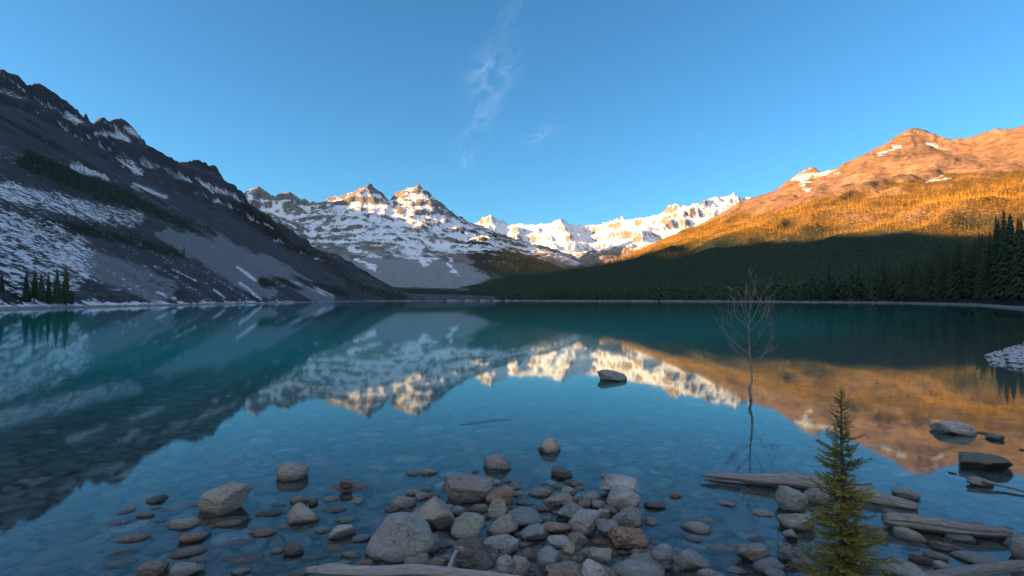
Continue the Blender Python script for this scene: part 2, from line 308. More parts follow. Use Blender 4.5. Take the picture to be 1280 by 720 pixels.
for a, k in (((30, 198, 160, 250, 22), .75), ((160, 250, 260, 292, 14), .7), ((0, 270, 120, 292, 14), .75), ((120, 292, 225, 318, 12), .7), ((300, 262, 450, 350, 26), .75), ((330, 350, 500, 374, 14), .8), ((430, 352, 500, 372, 18), .9), ((0, 96, 90, 142, 10), .5), ((190, 185, 270, 210, 12), .6), ((0, 350, 30, 376, 12), .7), ((180, 352, 230, 372, 8), .4)):
    fL = np.maximum(fL, k*cap_(*a))
fL = np.where(fL > 0.02, fL*0.8 + 0.30*big + 0.25*mid, 0)
scL = 0.02 + 0.3*big
for a, k in (((240, 300, 330, 350, 38), .95), ((330, 330, 410, 372, 24), .85), ((90, 320, 200, 365, 34), .7), ((200, 290, 240, 312, 14), .8)): scL = np.maximum(scL, k*cap_(*a))
snow = np.where(L, sL, snow); forest = np.where(L, fL, forest); scree = np.where(L, scL, scree)
# right
tl = 285 + 150*fbm2(GX/300, GY/300, 6, 121, 0.6) + 0.02*GY
fR = sstep(60, -60, GH-tl)*(0.72 + 1.15*fbm2(GX/130, GY/190, 6, 131, .6)*sstep(70, 260, GH))
sR = 0.0 + 0.30*sstep(580, 660, GH) + 0.25*mid*sstep(300, 600, GH) + 0.2*(1-sstep(0.8, 0.95, NZ))*0 + 0.3*sstep(2500, 2800, GY)*sstep(420, 600, GH)
sR = np.where(PY < 350, np.maximum(sR, 0), sR)
for a in ((1095, 192, 1128, 183, 6), (1160, 177, 1182, 184, 7), (1158, 224, 1184, 222, 5), (1000, 222, 1040, 212, 9), (990, 222, 1010, 232, 10)): sR = np.maximum(sR, 0.62*cap_(*a, 0.0) + 0.1*mid)
snow = np.where(Rm, sR, snow); forest = np.where(Rm, fR, forest); scree = np.where(Rm, 0.3+0.4*big, scree)
# far massif and the range behind it
sM = 0.03 + 0.60*sstep(0.55, 0.84, NZ)*sstep(120, 340, GH + 60*big) + 0.16*sstep(600, 760, GH) + 0.30*big + 0.35*np.clip(HOL, -0.8, 0.8)
NX = NN[..., 0]*np.sign(NN[..., 2]); NX = np.where(np.isfinite(NX), NX, 0)
sM = sM - 0.55*np.clip(-NX-0.12, 0, 0.6)*sstep(560, 680, GH)
sM = sM*sstep(60, 250, GH + 80*big)
for a in ((488, 262, 512, 310, 7), (512, 310, 535, 330, 8), (505, 322, 540, 325, 4), (445, 325, 465, 337, 4), (436, 308, 450, 314, 4), (540, 310, 552, 314, 4), (555, 325, 576, 342, 4), (470, 262, 488, 268, 5)): sM = np.maximum(sM, 0.75*cap_(*a, 0.1) + 0.1*mid)
scM = 0.15 + 0.2*big
for a in ((460, 335, 600, 345, 26), (430, 330, 520, 365, 18), (520, 350, 620, 345, 22)): scM = np.maximum(scM, 0.95*cap_(*a))
fM = 0.0 + 0.9*cap_(590, 300, 700, 350, 30) + 0.7*cap_(600, 330, 640, 360, 22)
fM = np.maximum(fM, 0.7*cap_(500, 375, 620, 368, 7))
snow = np.where(M, sM, snow); scree = np.where(M, scM, scree); forest = np.where(M, fM*(1+0.4*big), forest)
sB = 0.30 + 0.62*sstep(0.45, 0.8, NZ)*sstep(250, 450, GH) + 0.25*big
sB = sB - 0.45*np.clip(-NX-0.15, 0, 0.6)
snow = np.where(B, sB*sstep(200, 420, GH+60*big), snow); scree = np.where(B, 0.3+0.3*big, scree)
for k, (m_, v_) in enumerate(((V, 0.9),)): forest = np.where(m_, v_, forest)
basin = cap_(460, 335, 600, 345, 30)*(GY > 1500)
forest = np.where(V, 0.9-1.2*basin, forest); scree = np.where(V, basin, scree)
beach = (SD > -400) & (SD < 2.6) & (RR < 1400)
beach |= (SD <= 0)
silt = sstep(7, 34, -SD + 7*fbm2(GX/6, GY/6, 4, 171))**0.8
bedsnow = 0.12 + 0.30*sstep(0.2, 0.7, SD)*sstep(8, 16, RR)
bedsnow = np.where(SD <= 0.12, 0, bedsnow)
idx = np.arange(nr_*nc_).reshape(nr_, nc_)
nxt = np.roll(idx, -1, axis=1)
quads = np.stack([idx[:-1], nxt[:-1], nxt[1:], idx[1:]], -1).reshape(-1, 4)
cl0 = np.where(beach, 9, CLS); fc = cl0[:-1].ravel()
PV = P3.reshape(-1, 3)
def piece(name, sel, mat, label, attrs):
    f = quads[sel]; u, inv = np.unique(f, return_inverse=True); f = inv.reshape(-1, 4)[:, ::-1]
    me = np_mesh(name, PV[u], f, mat, {k: a.ravel()[u] for k, a in attrs.items()})
    return link(name, me, kind='structure', label=label)
cliff = np.where(L, 0.9*(1-sstep(0.74, 0.93, NZ + 0.06*mid)), 0.5*(1-sstep(0.5, 0.7, NZ)))
sun_gold = sstep(95, 175, GH + 60*fbm2(GX/90, GY/90, 3, 181))*(Rm | V)*(GX > -100)  # sunlit warmth of the higher wooded slopes, put into the ground colour
A3 = {'sun_gold': sun_gold, 'cliff': cliff, 'snow': snow, 'forest': forest, 'scree': scree}
piece('lakebed', fc == 9, MAT_BED, 'stony lakebed and gravel shore round the lake', {'snow': bedsnow, 'silt': silt})
piece('forest_floor', fc == 0, MAT_V, 'flat wooded valley floor beyond the lake', A3)
piece('shaded_rocky_mountain', fc == 1, MAT_L, 'dark shaded rocky mountain with scree and snow patches on the left', A3)
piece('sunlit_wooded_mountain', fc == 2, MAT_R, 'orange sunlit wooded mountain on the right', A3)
piece('snowy_twin_peaks_mountain', fc == 3, MAT_M, 'snow streaked mountain with two sunlit peaks', A3)
piece('snowy_mountains', fc == 4, MAT_B, 'distant white snowy range behind the valley', A3)
# ------------------------------------------------------------------ water
def water_mat():
    m, t, b, o = newmat('lake_water'); t.nodes.remove(b)
    g = t.nodes.new('ShaderNodeNewGeometry').outputs['Position']
    gl = N(t, 'ShaderNodeBsdfGlossy'); gl.inputs['Roughness'].default_value = 0.035; gl.inputs['Color'].default_value = (0.80, 0.98, 1, 1)
    rf = N(t, 'ShaderNodeBsdfRefraction'); rf.inputs['IOR'].default_value = 1.30; rf.inputs['Roughness'].default_value = 0.0; rf.inputs['Color'].default_value = (0.93, 0.98, 1, 1)
    fr = N(t, 'ShaderNodeFresnel'); fr.inputs['IOR'].default_value = 1.31
    n = math_(t, 'ADD', noise(t, vscale(t, g, (1, 1, 1)), 1.1, 3, 0.5), math_(t, 'MULTIPLY', noise(t, g, 0.09, 2, 0.5), 4))
    bp = t.nodes.new('ShaderNodeBump'); bp.inputs['Strength'].default_value = 0.04; bp.inputs['Distance'].default_value = 0.015; t.links.new(n, bp.inputs['Height'])
    for s in (gl, fr): t.links.new(bp.outputs[0], s.inputs['Normal'])
    t.links.new(bp.outputs[0], rf.inputs['Normal'])
    mx = N(t, 'ShaderNodeMixShader'); t.links.new(fr.outputs[0], mx.inputs[0]); t.links.new(rf.outputs[0], mx.inputs[1]); t.links.new(gl.outputs[0], mx.inputs[2])
    t.links.new(mx.outputs[0], o.inputs['Surface'])
    ab = N(t, 'ShaderNodeVolumeAbsorption'); ab.inputs['Color'].default_value = (0.03, 0.985, 0.985, 1); ab.inputs['Density'].default_value = 0.50
    sct = N(t, 'ShaderNodeVolumeScatter'); sct.inputs['Color'].default_value = (0.01, 0.93, 1.0, 1); sct.inputs['Density'].default_value = 0.50; sct.inputs['Anisotropy'].default_value = 0.2
    adv = N(t, 'ShaderNodeAddShader'); t.links.new(ab.outputs[0], adv.inputs[0]); t.links.new(sct.outputs[0], adv.inputs[1]); t.links.new(adv.outputs[0], o.inputs['Volume'])
    return m
WM = water_mat()
bm = bmesh.new(); x0, x1, y0, y1, zb = -420, 420, -6, 1150, -40
vv = [bm.verts.new(c) for c in ((x0, y0, 0), (x1, y0, 0), (x1, y1, 0), (x0, y1, 0), (x0, y0, zb), (x1, y0, zb), (x1, y1, zb), (x0, y1, zb))]
for f in ((0, 1, 2, 3), (7, 6, 5, 4), (0, 4, 5, 1), (1, 5, 6, 2), (2, 6, 7, 3), (3, 7, 4, 0)): bm.faces.new([vv[i] for i in f])
me = bpy.data.meshes.new('lake'); bm.to_mesh(me); me.materials.append(WM); link('lake', me, kind='structure', label='calm turquoise lake water')

# ------------------------------------------------------------------ rocks
def ico(sub):
    bm = bmesh.new(); bmesh.ops.create_icosphere(bm, subdivisions=sub, radius=1.0)
    v = np.array([q.co[:] for q in bm.verts]); f = np.array([[q.index for q in p.verts] for p in bm.faces]); bm.free(); return v, f
ICO = {k: ico(k) for k in (3, 4, 5)}
def rock_verts(seed, kind, sub):
    """a stone of unit half-sizes: a ball cut by planes, then roughened"""
    v, f = ICO[sub]; r = np.random.default_rng(seed); v = v.copy()
    nplane, lo, hi, amp = {'angular': (14, 0.50, 0.82, 0.06), 'round': (18, 0.68, 0.95, 0.05), 'rough': (14, 0.56, 0.9, 0.12), 'slab': (12, 0.70, 0.95, 0.04), 'wedge': (8, 0.45, 0.85, 0.05)}[kind]
    nm = r.normal(size=(nplane, 3)); nm /= np.linalg.norm(nm, axis=1, keepdims=True); off = r.uniform(lo, hi, nplane)
    d = v @ nm.T; sc_ = np.where(d > 1e-3, off/np.maximum(d, 1e-3), 9.0); p = 34.0
    s = np.power(np.sum(np.power(np.minimum(np.concatenate([sc_, np.ones((len(v), 1))], 1), 9.0), -p), 1), -1/p)
    v = v*s[:, None]
    v = v*(1 + amp*1.6*fbm3(v*1.7 + seed % 97, 3, seed % 50))[:, None]
    v += ICO[sub][0]*(amp*0.5*fbm3(v*6 + seed % 89, 3, seed % 40, 0.6))[:, None]
    if kind == 'rough': v *= (1 + 0.07*(1-2*np.abs(vn3(v*5+seed % 31))))[:, None]
    mn, mx = v.min(0), v.max(0); v = (v - (mn+mx)/2)/((mx-mn)/2)
    return v, f
def rock_mat():
    m, t, b, o = newmat('weathered_stone')
    oi = t.nodes.new('ShaderNodeObjectInfo'); tc_ = t.nodes.new('ShaderNodeTexCoord').outputs['Object']
    ad = t.nodes.new('ShaderNodeVectorMath'); ad.operation = 'ADD'; t.links.new(tc_, ad.inputs[0])
    cb = t.nodes.new('ShaderNodeCombineXYZ'); t.links.new(math_(t, 'MULTIPLY', oi.outputs['Random'], 40.0), cb.inputs[0]); t.links.new(cb.outputs[0], ad.inputs[1])
    v = ad.outputs[0]
    n1 = noise(t, v, 7, 6, 0.6); n2 = noise(t, v, 45, 6, 0.7); n3 = noise(t, vscale(t, v, (1, 1, 3)), 14, 5, 0.65, 0.6)
    c = mixc(t, ramp(t, n1, [(0.3, 0), (0.7, 1)]), oi.outputs['Color'], mixc(t, 0.35, oi.outputs['Color'], (0.16, 0.15, 0.14)))
    c = mixc(t, ramp(t, n2, [(0.33, 0.55), (0.45, 0.0)]), c, (0.10, 0.095, 0.09))
    c = mixc(t, ramp(t, n3, [(0.58, 0.0), (0.72, 0.45)]), c, (0.62, 0.60, 0.57))
    c = mixc(t, ramp(t, n2, [(0.62, 0.0), (0.72, 0.4)]), c, (0.7, 0.68, 0.65))
    pz = t.nodes.new('ShaderNodeSeparateXYZ'); t.links.new(t.nodes.new('ShaderNodeNewGeometry').outputs['Position'], pz.inputs[0])
    z = math_(t, 'ADD', pz.outputs[2], math_(t, 'MULTIPLY', math_(t, 'SUBTRACT', n1, 0.5), 0.05))
    wet = ramp(t, z, [(0.01, 1.0), (0.05, 0.0)])
    c2 = mixc(t, 1.0, c, (0.5, 0.5, 0.5), 'MULTIPLY'); c = mixc(t, wet, c, c2)
    vc = t.nodes.new('ShaderNodeTexVoronoi'); vc.feature = 'DISTANCE_TO_EDGE'; vc.inputs['Scale'].default_value = 5.0
    wv = t.nodes.new('ShaderNodeVectorMath'); wv.operation = 'ADD'; t.links.new(v, wv.inputs[0]); nz_ = t.nodes.new('ShaderNodeTexNoise'); nz_.inputs['Scale'].default_value = 6; nz_.inputs['Detail'].default_value = 4; t.links.new(v, nz_.inputs['Vector']); t.links.new(nz_.outputs['Color'], wv.inputs[1]); t.links.new(wv.outputs[0], vc.inputs['Vector'])
    crk = ramp(t, vc.outputs['Distance'], [(0.0, 1.0), (0.018, 0.0)]); crk = math_(t, 'MULTIPLY', crk, ramp(t, n1, [(0.45, 0), (0.6, 1)]))
    c = mixc(t, math_(t, 'MULTIPLY', crk, 0.7), c, (0.05, 0.05, 0.05))
    t.links.new(c, b.inputs['Base Color']); t.links.new(math_(t, 'SUBTRACT', 0.88, math_(t, 'MULTIPLY', wet, 0.5)), b.inputs['Roughness']); b.inputs['Specular IOR Level'].default_value = 0.35
    h = math_(t, 'ADD', math_(t, 'MULTIPLY', n2, 0.5), math_(t, 'ADD', n1, math_(t, 'MULTIPLY', n3, 0.9))); h = math_(t, 'SUBTRACT', h, math_(t, 'MULTIPLY', crk, 0.5))
    bump(t, h, 1.0, 0.035, b); return m
ROCK = rock_mat()
PAL = {'grey': (0.32, 0.31, 0.30), 'pale': (0.46, 0.445, 0.43), 'blue': (0.24, 0.27, 0.30), 'dark': (0.15, 0.14, 0.135), 'brown': (0.27, 0.215, 0.18), 'red': (0.36, 0.24, 0.185), 'tan': (0.38, 0.34, 0.29), 'green': (0.29, 0.31, 0.27)}
def ray(px, py): return Vector(((px-640)/F, 1.0, (375-py)/F))
def bed_z(x, y): return quick_h(x, y)
PLACED = []     # x, y, radius of the stones so far
# centre px, py, width, height as seen; kind, colour, height above the ground at which it sits (None: on the bed), label
RK = [
(281,615,60,46,'angular','tan',None,'big pale mottled boulder alone in shallow water at left'),
(366,583,38,28,'round','grey',None,'rounded grey boulder alone in water right of the big mottled one'),
(363,612,36,14,'slab','red',-.05,'reddish flat slab just under water before the rounded lone boulder'),
(437,613,62,22,'slab','red',-.04,'broad flat reddish stone carrying a small dark stone'),
(434,603,17,11,'rough','dark',.05,'small dark stone perched on the broad flat reddish stone'),
(379,635,40,28,'angular','tan',None,'tan blocky stone left of centre with a dark stone behind it'),
(393,623,12,11,'rough','dark',None,'little black stone tucked behind the tan blocky stone'),
(427,658,36,19,'wedge','pale',None,'pale wedge shaped stone pointing right beside the biggest boulder'),
(330,664,34,20,'slab','red',.0,'upper orange brown end of a long leaning slab at left'),
(302,680,46,15,'slab','brown',-.03,'long brown slab lying below the orange brown leaning one'),
(306,700,54,20,'slab','brown',-.03,'long brownish slab awash near the lower left'),
(370,689,24,25,'round','dark',-.01,'dark rounded stone above the left end of the pale driftwood'),
(420,690,38,22,'round','red',-.04,'rusty round stone under water above the forked driftwood'),
(391,696,30,14,'slab','brown',-.02,'small brown slab left of the rusty round stone'),
(237,706,40,22,'rough','grey',None,'grey lumpy stone awash at the lower left with a light top'),
(193,702,34,26,'round','brown',None,'brownish round stone awash, farthest left of the emerging stones'),
(207,685,44,8,'slab','grey',-.02,'thin flat sliver of stone above the farthest left round stone'),
(345,711,40,14,'slab','brown',-.03,'brown slab at the bottom left of the forked driftwood'),
(310,643,20,10,'round','dark',-.06,'dark sunken oval stone below the big mottled boulder'),
(503,673,84,62,'angular','grey',.02,'biggest grey faceted boulder above the pale driftwood'),
(542,645,54,44,'angular','tan',.05,'tall tan boulder behind the biggest grey boulder'),
(586,608,64,40,'wedge','grey',.05,'wide flat topped wedge boulder at the back of the pile'),
(505,629,34,22,'round','tan',.0,'rounded stone with a light ring on its left face'),
(585,657,42,38,'angular','green',.04,'greenish peaked boulder right of the tall tan one'),
(593,692,58,44,'rough','dark',.05,'dark rough boulder with white veins behind the driftwood stub'),
(518,593,20,13,'round','blue',-.02,'small bluish stone left of a pale flat one behind the pile'),
(537,590,22,9,'wedge','tan',.0,'small pale flat stone left of the wedge boulder'),
(517,615,20,11,'round','grey',.0,'small grey stone between ringed stone and wedge boulder, left one'),
(529,621,18,13,'angular','grey',.0,'small grey block behind the tall tan boulder'),
(543,621,17,12,'round','dark',.0,'small dark stone touching the wedge boulder at its left'),
(557,678,27,20,'slab','blue',.0,'flat bluish stone between the biggest and the white veined boulders'),
(550,703,34,22,'round','brown',.0,'dull brown stone right behind the driftwood below the biggest boulder'),
(625,619,36,28,'rough','red',.04,'pinkish rough stone right of the wedge boulder'),
(623,637,27,27,'angular','tan',.07,'tan upright stone standing on the split tan block'),
(628,655,42,25,'rough','tan',.03,'split tan block with a light edge in the middle of the pile'),
(624,679,47,28,'round','grey',.02,'smooth grey oval boulder right of the greenish peaked one'),
(633,704,25,27,'round','grey',.04,'upright grey brown stone right of the white veined boulder'),
(573,638,22,15,'round','blue',.0,'little bluish stone wedged between tall tan and greenish boulders'),
(600,634,26,13,'round','brown',.0,'little brown stone below the right end of the wedge boulder'),
(608,645,14,10,'round','dark',.0,'tiny dark stone above the greenish boulder'),
(595,589,10,6,'round','grey',.0,'tiny stone in open water behind the wedge boulder'),
(622,572,38,25,'angular','grey',None,'blocky grey boulder in water behind the pile, left of two'),
(686,552,31,24,'angular','tan',None,'farthest blocky boulder in water behind the pile'),
(702,587,28,15,'rough','dark',None,'low dark stone in water in front of the farthest blocky boulder'),
(673,578,26,11,'slab','grey',-.1,'pale sunken slab left of the low dark stone'),
(742,588,26,9,'slab','brown',-.04,'thin brownish slab awash behind the stacked pale boulders'),
(754,594,10,6,'round','pale',.0,'tiny pale stone just behind the stacked pale boulders'),
(773,604,50,24,'round','pale',.06,'long pale rounded boulder topping the right end of the pile'),
(778,622,43,30,'round','pale',.05,'rounded boulder under the long pale one, dark at lower right'),
(782,645,39,27,'angular','grey',.04,'cracked grey boulder with light top above the pinkish rough one'),
(784,669,50,33,'rough','red',.03,'crusty pinkish grey boulder at the right front of the pile'),
(758,657,30,23,'round','blue',.03,'blue grey round stone left of the crusty pinkish boulder'),
(752,640,18,14,'round','grey',.03,'small grey stone left of the cracked grey boulder'),
(729,651,40,30,'angular','grey',.04,'bluish topped block in the centre of the pile'),
(716,635,43,19,'rough','blue',.05,'long lumpy bluish stone above the centre block'),
(696,656,37,24,'slab','brown',.02,'dull brown slanting slab left of the centre block'),
(656,645,45,25,'angular','blue',.02,'wide blue grey block right of the split tan block'),
(667,664,35,20,'round','blue',.02,'smooth dark blue stone under the wide blue grey block'),
(698,624,39,16,'rough','tan',.03,'crusty light brown flat stone at the back of the pile'),
(711,614,19,14,'round','grey',.02,'small round grey stone at the very back of the pile'),
(738,619,23,14,'round','grey',.03,'smooth egg shaped stone left of the long pale boulder'),
(731,628,18,14,'round','brown',.02,'brownish stone under the egg shaped one'),
(720,622,12,12,'angular','grey',.02,'tiny grey block left of the egg shaped stone'),
(676,616,31,13,'rough','grey',.0,'rough grey stone left of the round one at the back of the pile'),
(656,627,25,14,'slab','blue',.0,'blue flat stone right of the pinkish rough stone'),
(677,635,23,10,'round','dark',.0,'dark low stone in the gap behind the wide blue grey block'),
(747,629,16,12,'round','blue',.03,'small blue stone left of the boulder under the long pale one'),
(698,675,31,18,'round','pale',.04,'smooth light blue grey cobble in the middle front of the pile'),
(721,672,25,17,'round','brown',.03,'brown grey oval cobble right of the light blue grey one'),
(711,684,16,21,'angular','tan',.04,'narrow pale edged stone below the light blue grey cobble'),
(651,704,26,27,'wedge','grey',.03,'leaning grey stone at the bottom beside the driftwood tip'),
(661,694,23,22,'round','dark',.01,'dark round stone below the smooth dark blue one'),
(684,694,27,24,'angular','blue',.03,'blue peaked cobble above the rough dark red stone'),
(722,696,22,18,'round','dark',.01,'dark cobble between blue peaked and pale trapezoid stones'),
(749,692,29,21,'angular','tan',.03,'tan stone above the pale trapezoid stone'),
(705,711,47,26,'rough','brown',.04,'rough dark reddish stone at the bottom centre'),
(743,711,32,27,'angular','pale',.05,'pale trapezoid stone at the bottom right of centre'),
(795,712,68,32,'slab','grey',.0,'large flat grey slab at the bottom, right of the pale trapezoid'),
(826,691,28,28,'round','blue',.02,'upright bluish cobble above the large flat slab'),
(817,629,27,11,'slab','dark',.01,'black flat stone alone in water right of the pile'),
(843,619,15,11,'rough','red',.0,'small pinkish stone awash right of the black flat one'),
(750,677,34,17,'slab','brown',-.02,'flat brown stone sunk left of the crusty pinkish boulder'),
(812,654,25,19,'round','grey',-.02,'sunken grey stone right of the cracked grey boulder'),
(832,647,27,15,'slab','blue',-.08,'blue oval slab under water below the black flat stone'),
(862,697,45,25,'angular','grey',.04,'humped grey boulder with light ridge at the bottom right of centre'),
(886,716,34,14,'round','blue',.02,'bluish stone cut by the bottom edge right of the humped boulder'),
(938,689,41,24,'angular','tan',.03,'light rimmed brown boulder standing in water right of the pile'),
(986,625,37,33,'rough','grey',.03,'pitted grey boulder under the middle of the long log'),
(992,650,43,22,'round','tan',.02,'long rounded tan stone below the pitted boulder'),
(1020,620,32,23,'round','grey',.01,'rounded stone right of the pitted boulder behind the young spruce'),
(952,640,27,11,'slab','pale',.0,'small light slab in water left of the long rounded tan stone'),
(906,628,23,11,'slab','tan',.0,'small flat tan stone in water left of the light slab'),
(942,618,31,15,'slab','brown',-.05,'brownish slab under water left of the pitted boulder'),
(984,666,17,13,'angular','grey',.02,'small two toned stone below the long rounded tan one'),
(985,689,31,27,'rough','blue',.01,'dark bluish cracked boulder left of the young spruce'),
(957,703,38,19,'round','blue',.02,'smooth blue grey stone between light rimmed boulder and spruce'),
(966,715,28,16,'angular','blue',.03,'pointed bluish stone at the bottom edge left of the spruce'),
(940,668,35,12,'slab','pale',-.05,'long pale slab under water above the light rimmed boulder'),
(1020,643,17,9,'angular','pale',.0,'small pale stone showing through the left of the spruce'),
(1003,705,37,20,'round','brown',-.01,'brownish stone at the foot of the spruce on its left'),
(1031,716,27,14,'rough','pale',.03,'pale rough stone at the bottom edge by the spruce trunk'),
(1194,530,50,22,'angular','pale',None,'frost topped boulder standing in the orange reflection'),
(1242,544,19,10,'angular','dark',None,'small dark stone right of the frost topped boulder'),
(1226,541,13,4,'slab','dark',.0,'thin stone between frost topped boulder and small dark stone'),
(1232,574,54,21,'wedge','dark',None,'dark dome shaped boulder below the frost topped one'),
(1130,612,31,14,'round','grey',None,'grey stone in water above the end of the long log'),
(1277,683,36,34,'round','grey',.05,'grey boulder cut by the right edge of the frame'),
(1128,712,58,32,'angular','pale',.05,'large pale boulder at the bottom right beside the spruce'),
(1178,683,35,12,'round','dark',.0,'dark oval stone below the thick short log'),
(1214,697,52,16,'slab','grey',.0,'long grey slab behind the lowest right log'),
(1147,697,27,16,'wedge','dark',.0,'dark slanting slab above the large pale boulder'),
(1172,704,19,11,'round','grey',.02,'small round stone right of the large pale boulder'),
(1195,717,30,12,'round','blue',.02,'bluish stone under the left end of the lowest right log'),
(1277,562,11,5,'slab','dark',.0,'tiny dark stone by the right edge in the orange reflection'),
(765,467,38,15,'round','grey',None,'lone boulder far out in the middle of the water'),
(1092,668,26,20,'round','dark',.0,'dark stone at the right of the spruce under the logs'),
(1108,640,22,12,'round','blue',-.02,'bluish stone under the end of the long log'),
]
def solve(px, py, zc):
    d = ray(px, py); s = (zc-EYE)/d.z; return d*s + Vector((0, 0, EYE))
def add_rock(k, px, py, wp, hp, kind, color, z0, label, group=None, sub=4):
    zc = 0.03
    for _ in range(4):
        p = solve(px, py, zc); s = p.y/F; hw = wp*s/2; hh = hp*s/2
        # the visible height of a flat stone is partly its depth
        el = math.atan2(EYE-zc, math.hypot(p.x, p.y))
        D = hw*(0.75 if kind != 'slab' else 0.6)
        vis = max(hh*hh - (D*math.sin(el))**2, (0.30*hh)**2)
        Hh = min(math.sqrt(vis)/max(math.cos(el), 0.5), hw*1.3)
        if kind == 'slab': Hh = min(Hh, hw*0.3)
        if kind != 'slab' and Hh < 0.45*hw: Hh = 0.45*hw; D = max(0.4*hw, math.sqrt(max(hh*hh-(Hh*math.cos(el))**2, (0.4*hh)**2))/math.sin(el)) ; D = min(D, hw*0.9)
        zc = max(z0, -.2) + (0.25*Hh if z0 and z0 > 0 else 0) if z0 is not None else Hh*0.9
    H2 = Hh
    if z0 is None:      # stands in the water: it reaches down to the bed
        b = bed_z(p.x, p.y+D*0.4); Hh *= 0.95; zc = 0.35*Hh
    v, f = rock_verts(1000+k*7, kind, sub)
    v = v*np.array([hw, D, Hh])
    if z0 is None:
        lo = v[:, 2] < -0.3*Hh; v[lo, 2] = -0.3*Hh + (v[lo, 2]+0.3*Hh)*max(1.0, (zc-b+0.03-0.3*Hh)/(0.7*Hh))
    a = random.uniform(-0.25, 0.25); yaw = math.atan2(p.x, p.y)
    me = np_mesh('rock', v, f, ROCK)
    base = PAL[color]; j = random.uniform(0.85, 1.18)
    o = link('rock', me, loc=(p.x, p.y+ (D*0.3 if z0 is None else 0), zc), label=label, cat='rock', group=group, color=tuple(c*j*random.uniform(.96, 1.04) for c in base))
    o.rotation_euler = (random.uniform(-.08, .08), -a*0.5 if kind != 'slab' else random.uniform(-.06, .06), -yaw + a)
    PLACED.append((p.x, p.y, max(hw, D))); return o
for k, q in enumerate(RK):
    px, py, wp, hp, kind, color, z0, lab = q
    add_rock(k, px, py, wp, hp, kind, color, z0, lab, 'rocks along the near shore', 5 if wp > 45 else 4)
# smaller stones that fill the gaps of the pile
MAINR = [(q[0], q[1], q[2], q[7]) for q in RK]
fill = random.Random(5); used = {}
cols = {'grey': 'grey', 'blue': 'bluish', 'brown': 'brown', 'dark': 'dark', 'green': 'greenish', 'tan': 'tan', 'red': 'reddish'}
SHORT = {19: 'biggest grey boulder', 20: 'tall tan boulder', 21: 'wedge boulder', 23: 'greenish peaked boulder', 24: 'white veined boulder', 35: 'smooth grey oval boulder', 47: 'long pale boulder', 50: 'crusty pinkish boulder', 53: 'bluish topped centre block', 56: 'wide blue grey block', 67: 'light blue grey cobble', 75: 'rough dark reddish stone', 77: 'large flat grey slab', 84: 'humped grey boulder', 86: 'light rimmed boulder', 87: 'pitted grey boulder', 94: 'dark bluish cracked boulder', 105: 'large pale bottom boulder', 0: 'big mottled boulder', 5: 'tan blocky stone', 7: 'pale wedge stone', 11: 'dark rounded left stone', 3: 'broad flat reddish stone', 14: 'grey lumpy stone', 41: 'blocky grey boulder', 42: 'farthest blocky boulder', 101: 'dark dome boulder', 110: 'lone far boulder', 79: 'black flat stone', 102: 'stone above the long log end'}
used_labels = set(q[7] for q in RK)
def where_label(px, py, head):
    """head + where it lies against the nearest stone that has a short name"""
    c = sorted(((math.hypot(px-RK[i][0], (py-RK[i][1])*1.3), i) for i in SHORT))[:8]
    for dist, i in c:
        dx, dy = px-RK[i][0], py-RK[i][1]
        if abs(dx) > 1.6*abs(dy): rel = 'right of' if dx > 0 else 'left of'
        elif abs(dy) > 1.6*abs(dx): rel = 'in front of' if dy > 0 else 'behind'
        else: rel = ('front right of' if dx > 0 else 'front left of') if dy > 0 else ('back right of' if dx > 0 else 'back left of')
        for far in ('', 'well ') if dist > 45 else ('close ', 'just '):
            l = f'{head} {far}{rel} the {SHORT[i]}'.replace('well front', 'farther front').replace('well back', 'farther back')
            if l not in used_labels: used_labels.add(l); return l
    for n in ('second', 'third', 'fourth', 'fifth', 'sixth', 'seventh', 'eighth'):
        l = f'{n} {head} {rel} the {SHORT[i]}'
        if l not in used_labels: used_labels.add(l); return l
    return l
def inpile(px, py):
    if py < 596 or py > 722: return False
    lo = np.interp(py, [596, 620, 650, 690, 722], [600, 500, 480, 470, 460]); hi = np.interp(py, [596, 620, 650, 690, 722], [700, 790, 800, 840, 900])
    return lo < px < hi
nf = 0
for tries in range(1500):
    if nf >= 125: break
    px, py = fill.uniform(460, 900), fill.uniform(600, 722)
    if not inpile(px, py): continue
    wp = fill.uniform(10, 26)*(0.75+0.4*(py-600)/120)
    p = solve(px, py, 0.0); rad = wp*p.y/F/2
    if any(math.hypot(p.x-a, p.y-b) < 0.62*(c+rad) for a, b, c in PLACED): continue
    kd = fill.choice(['round', 'round', 'angular', 'rough']); cc = fill.choice(['grey', 'blue', 'grey', 'dark', 'brown', 'blue', 'green', 'tan', 'red'])
    adj = {'round': 'rounded', 'angular': 'blocky', 'rough': 'rough'}[kd]
    add_rock(500+nf, px, py, wp, wp*0.65, kd, cc, fill.uniform(-.03, .0), where_label(px, py, f'small {cols[cc]} {adj} stone'), 'rocks along the near shore', 3); nf += 1

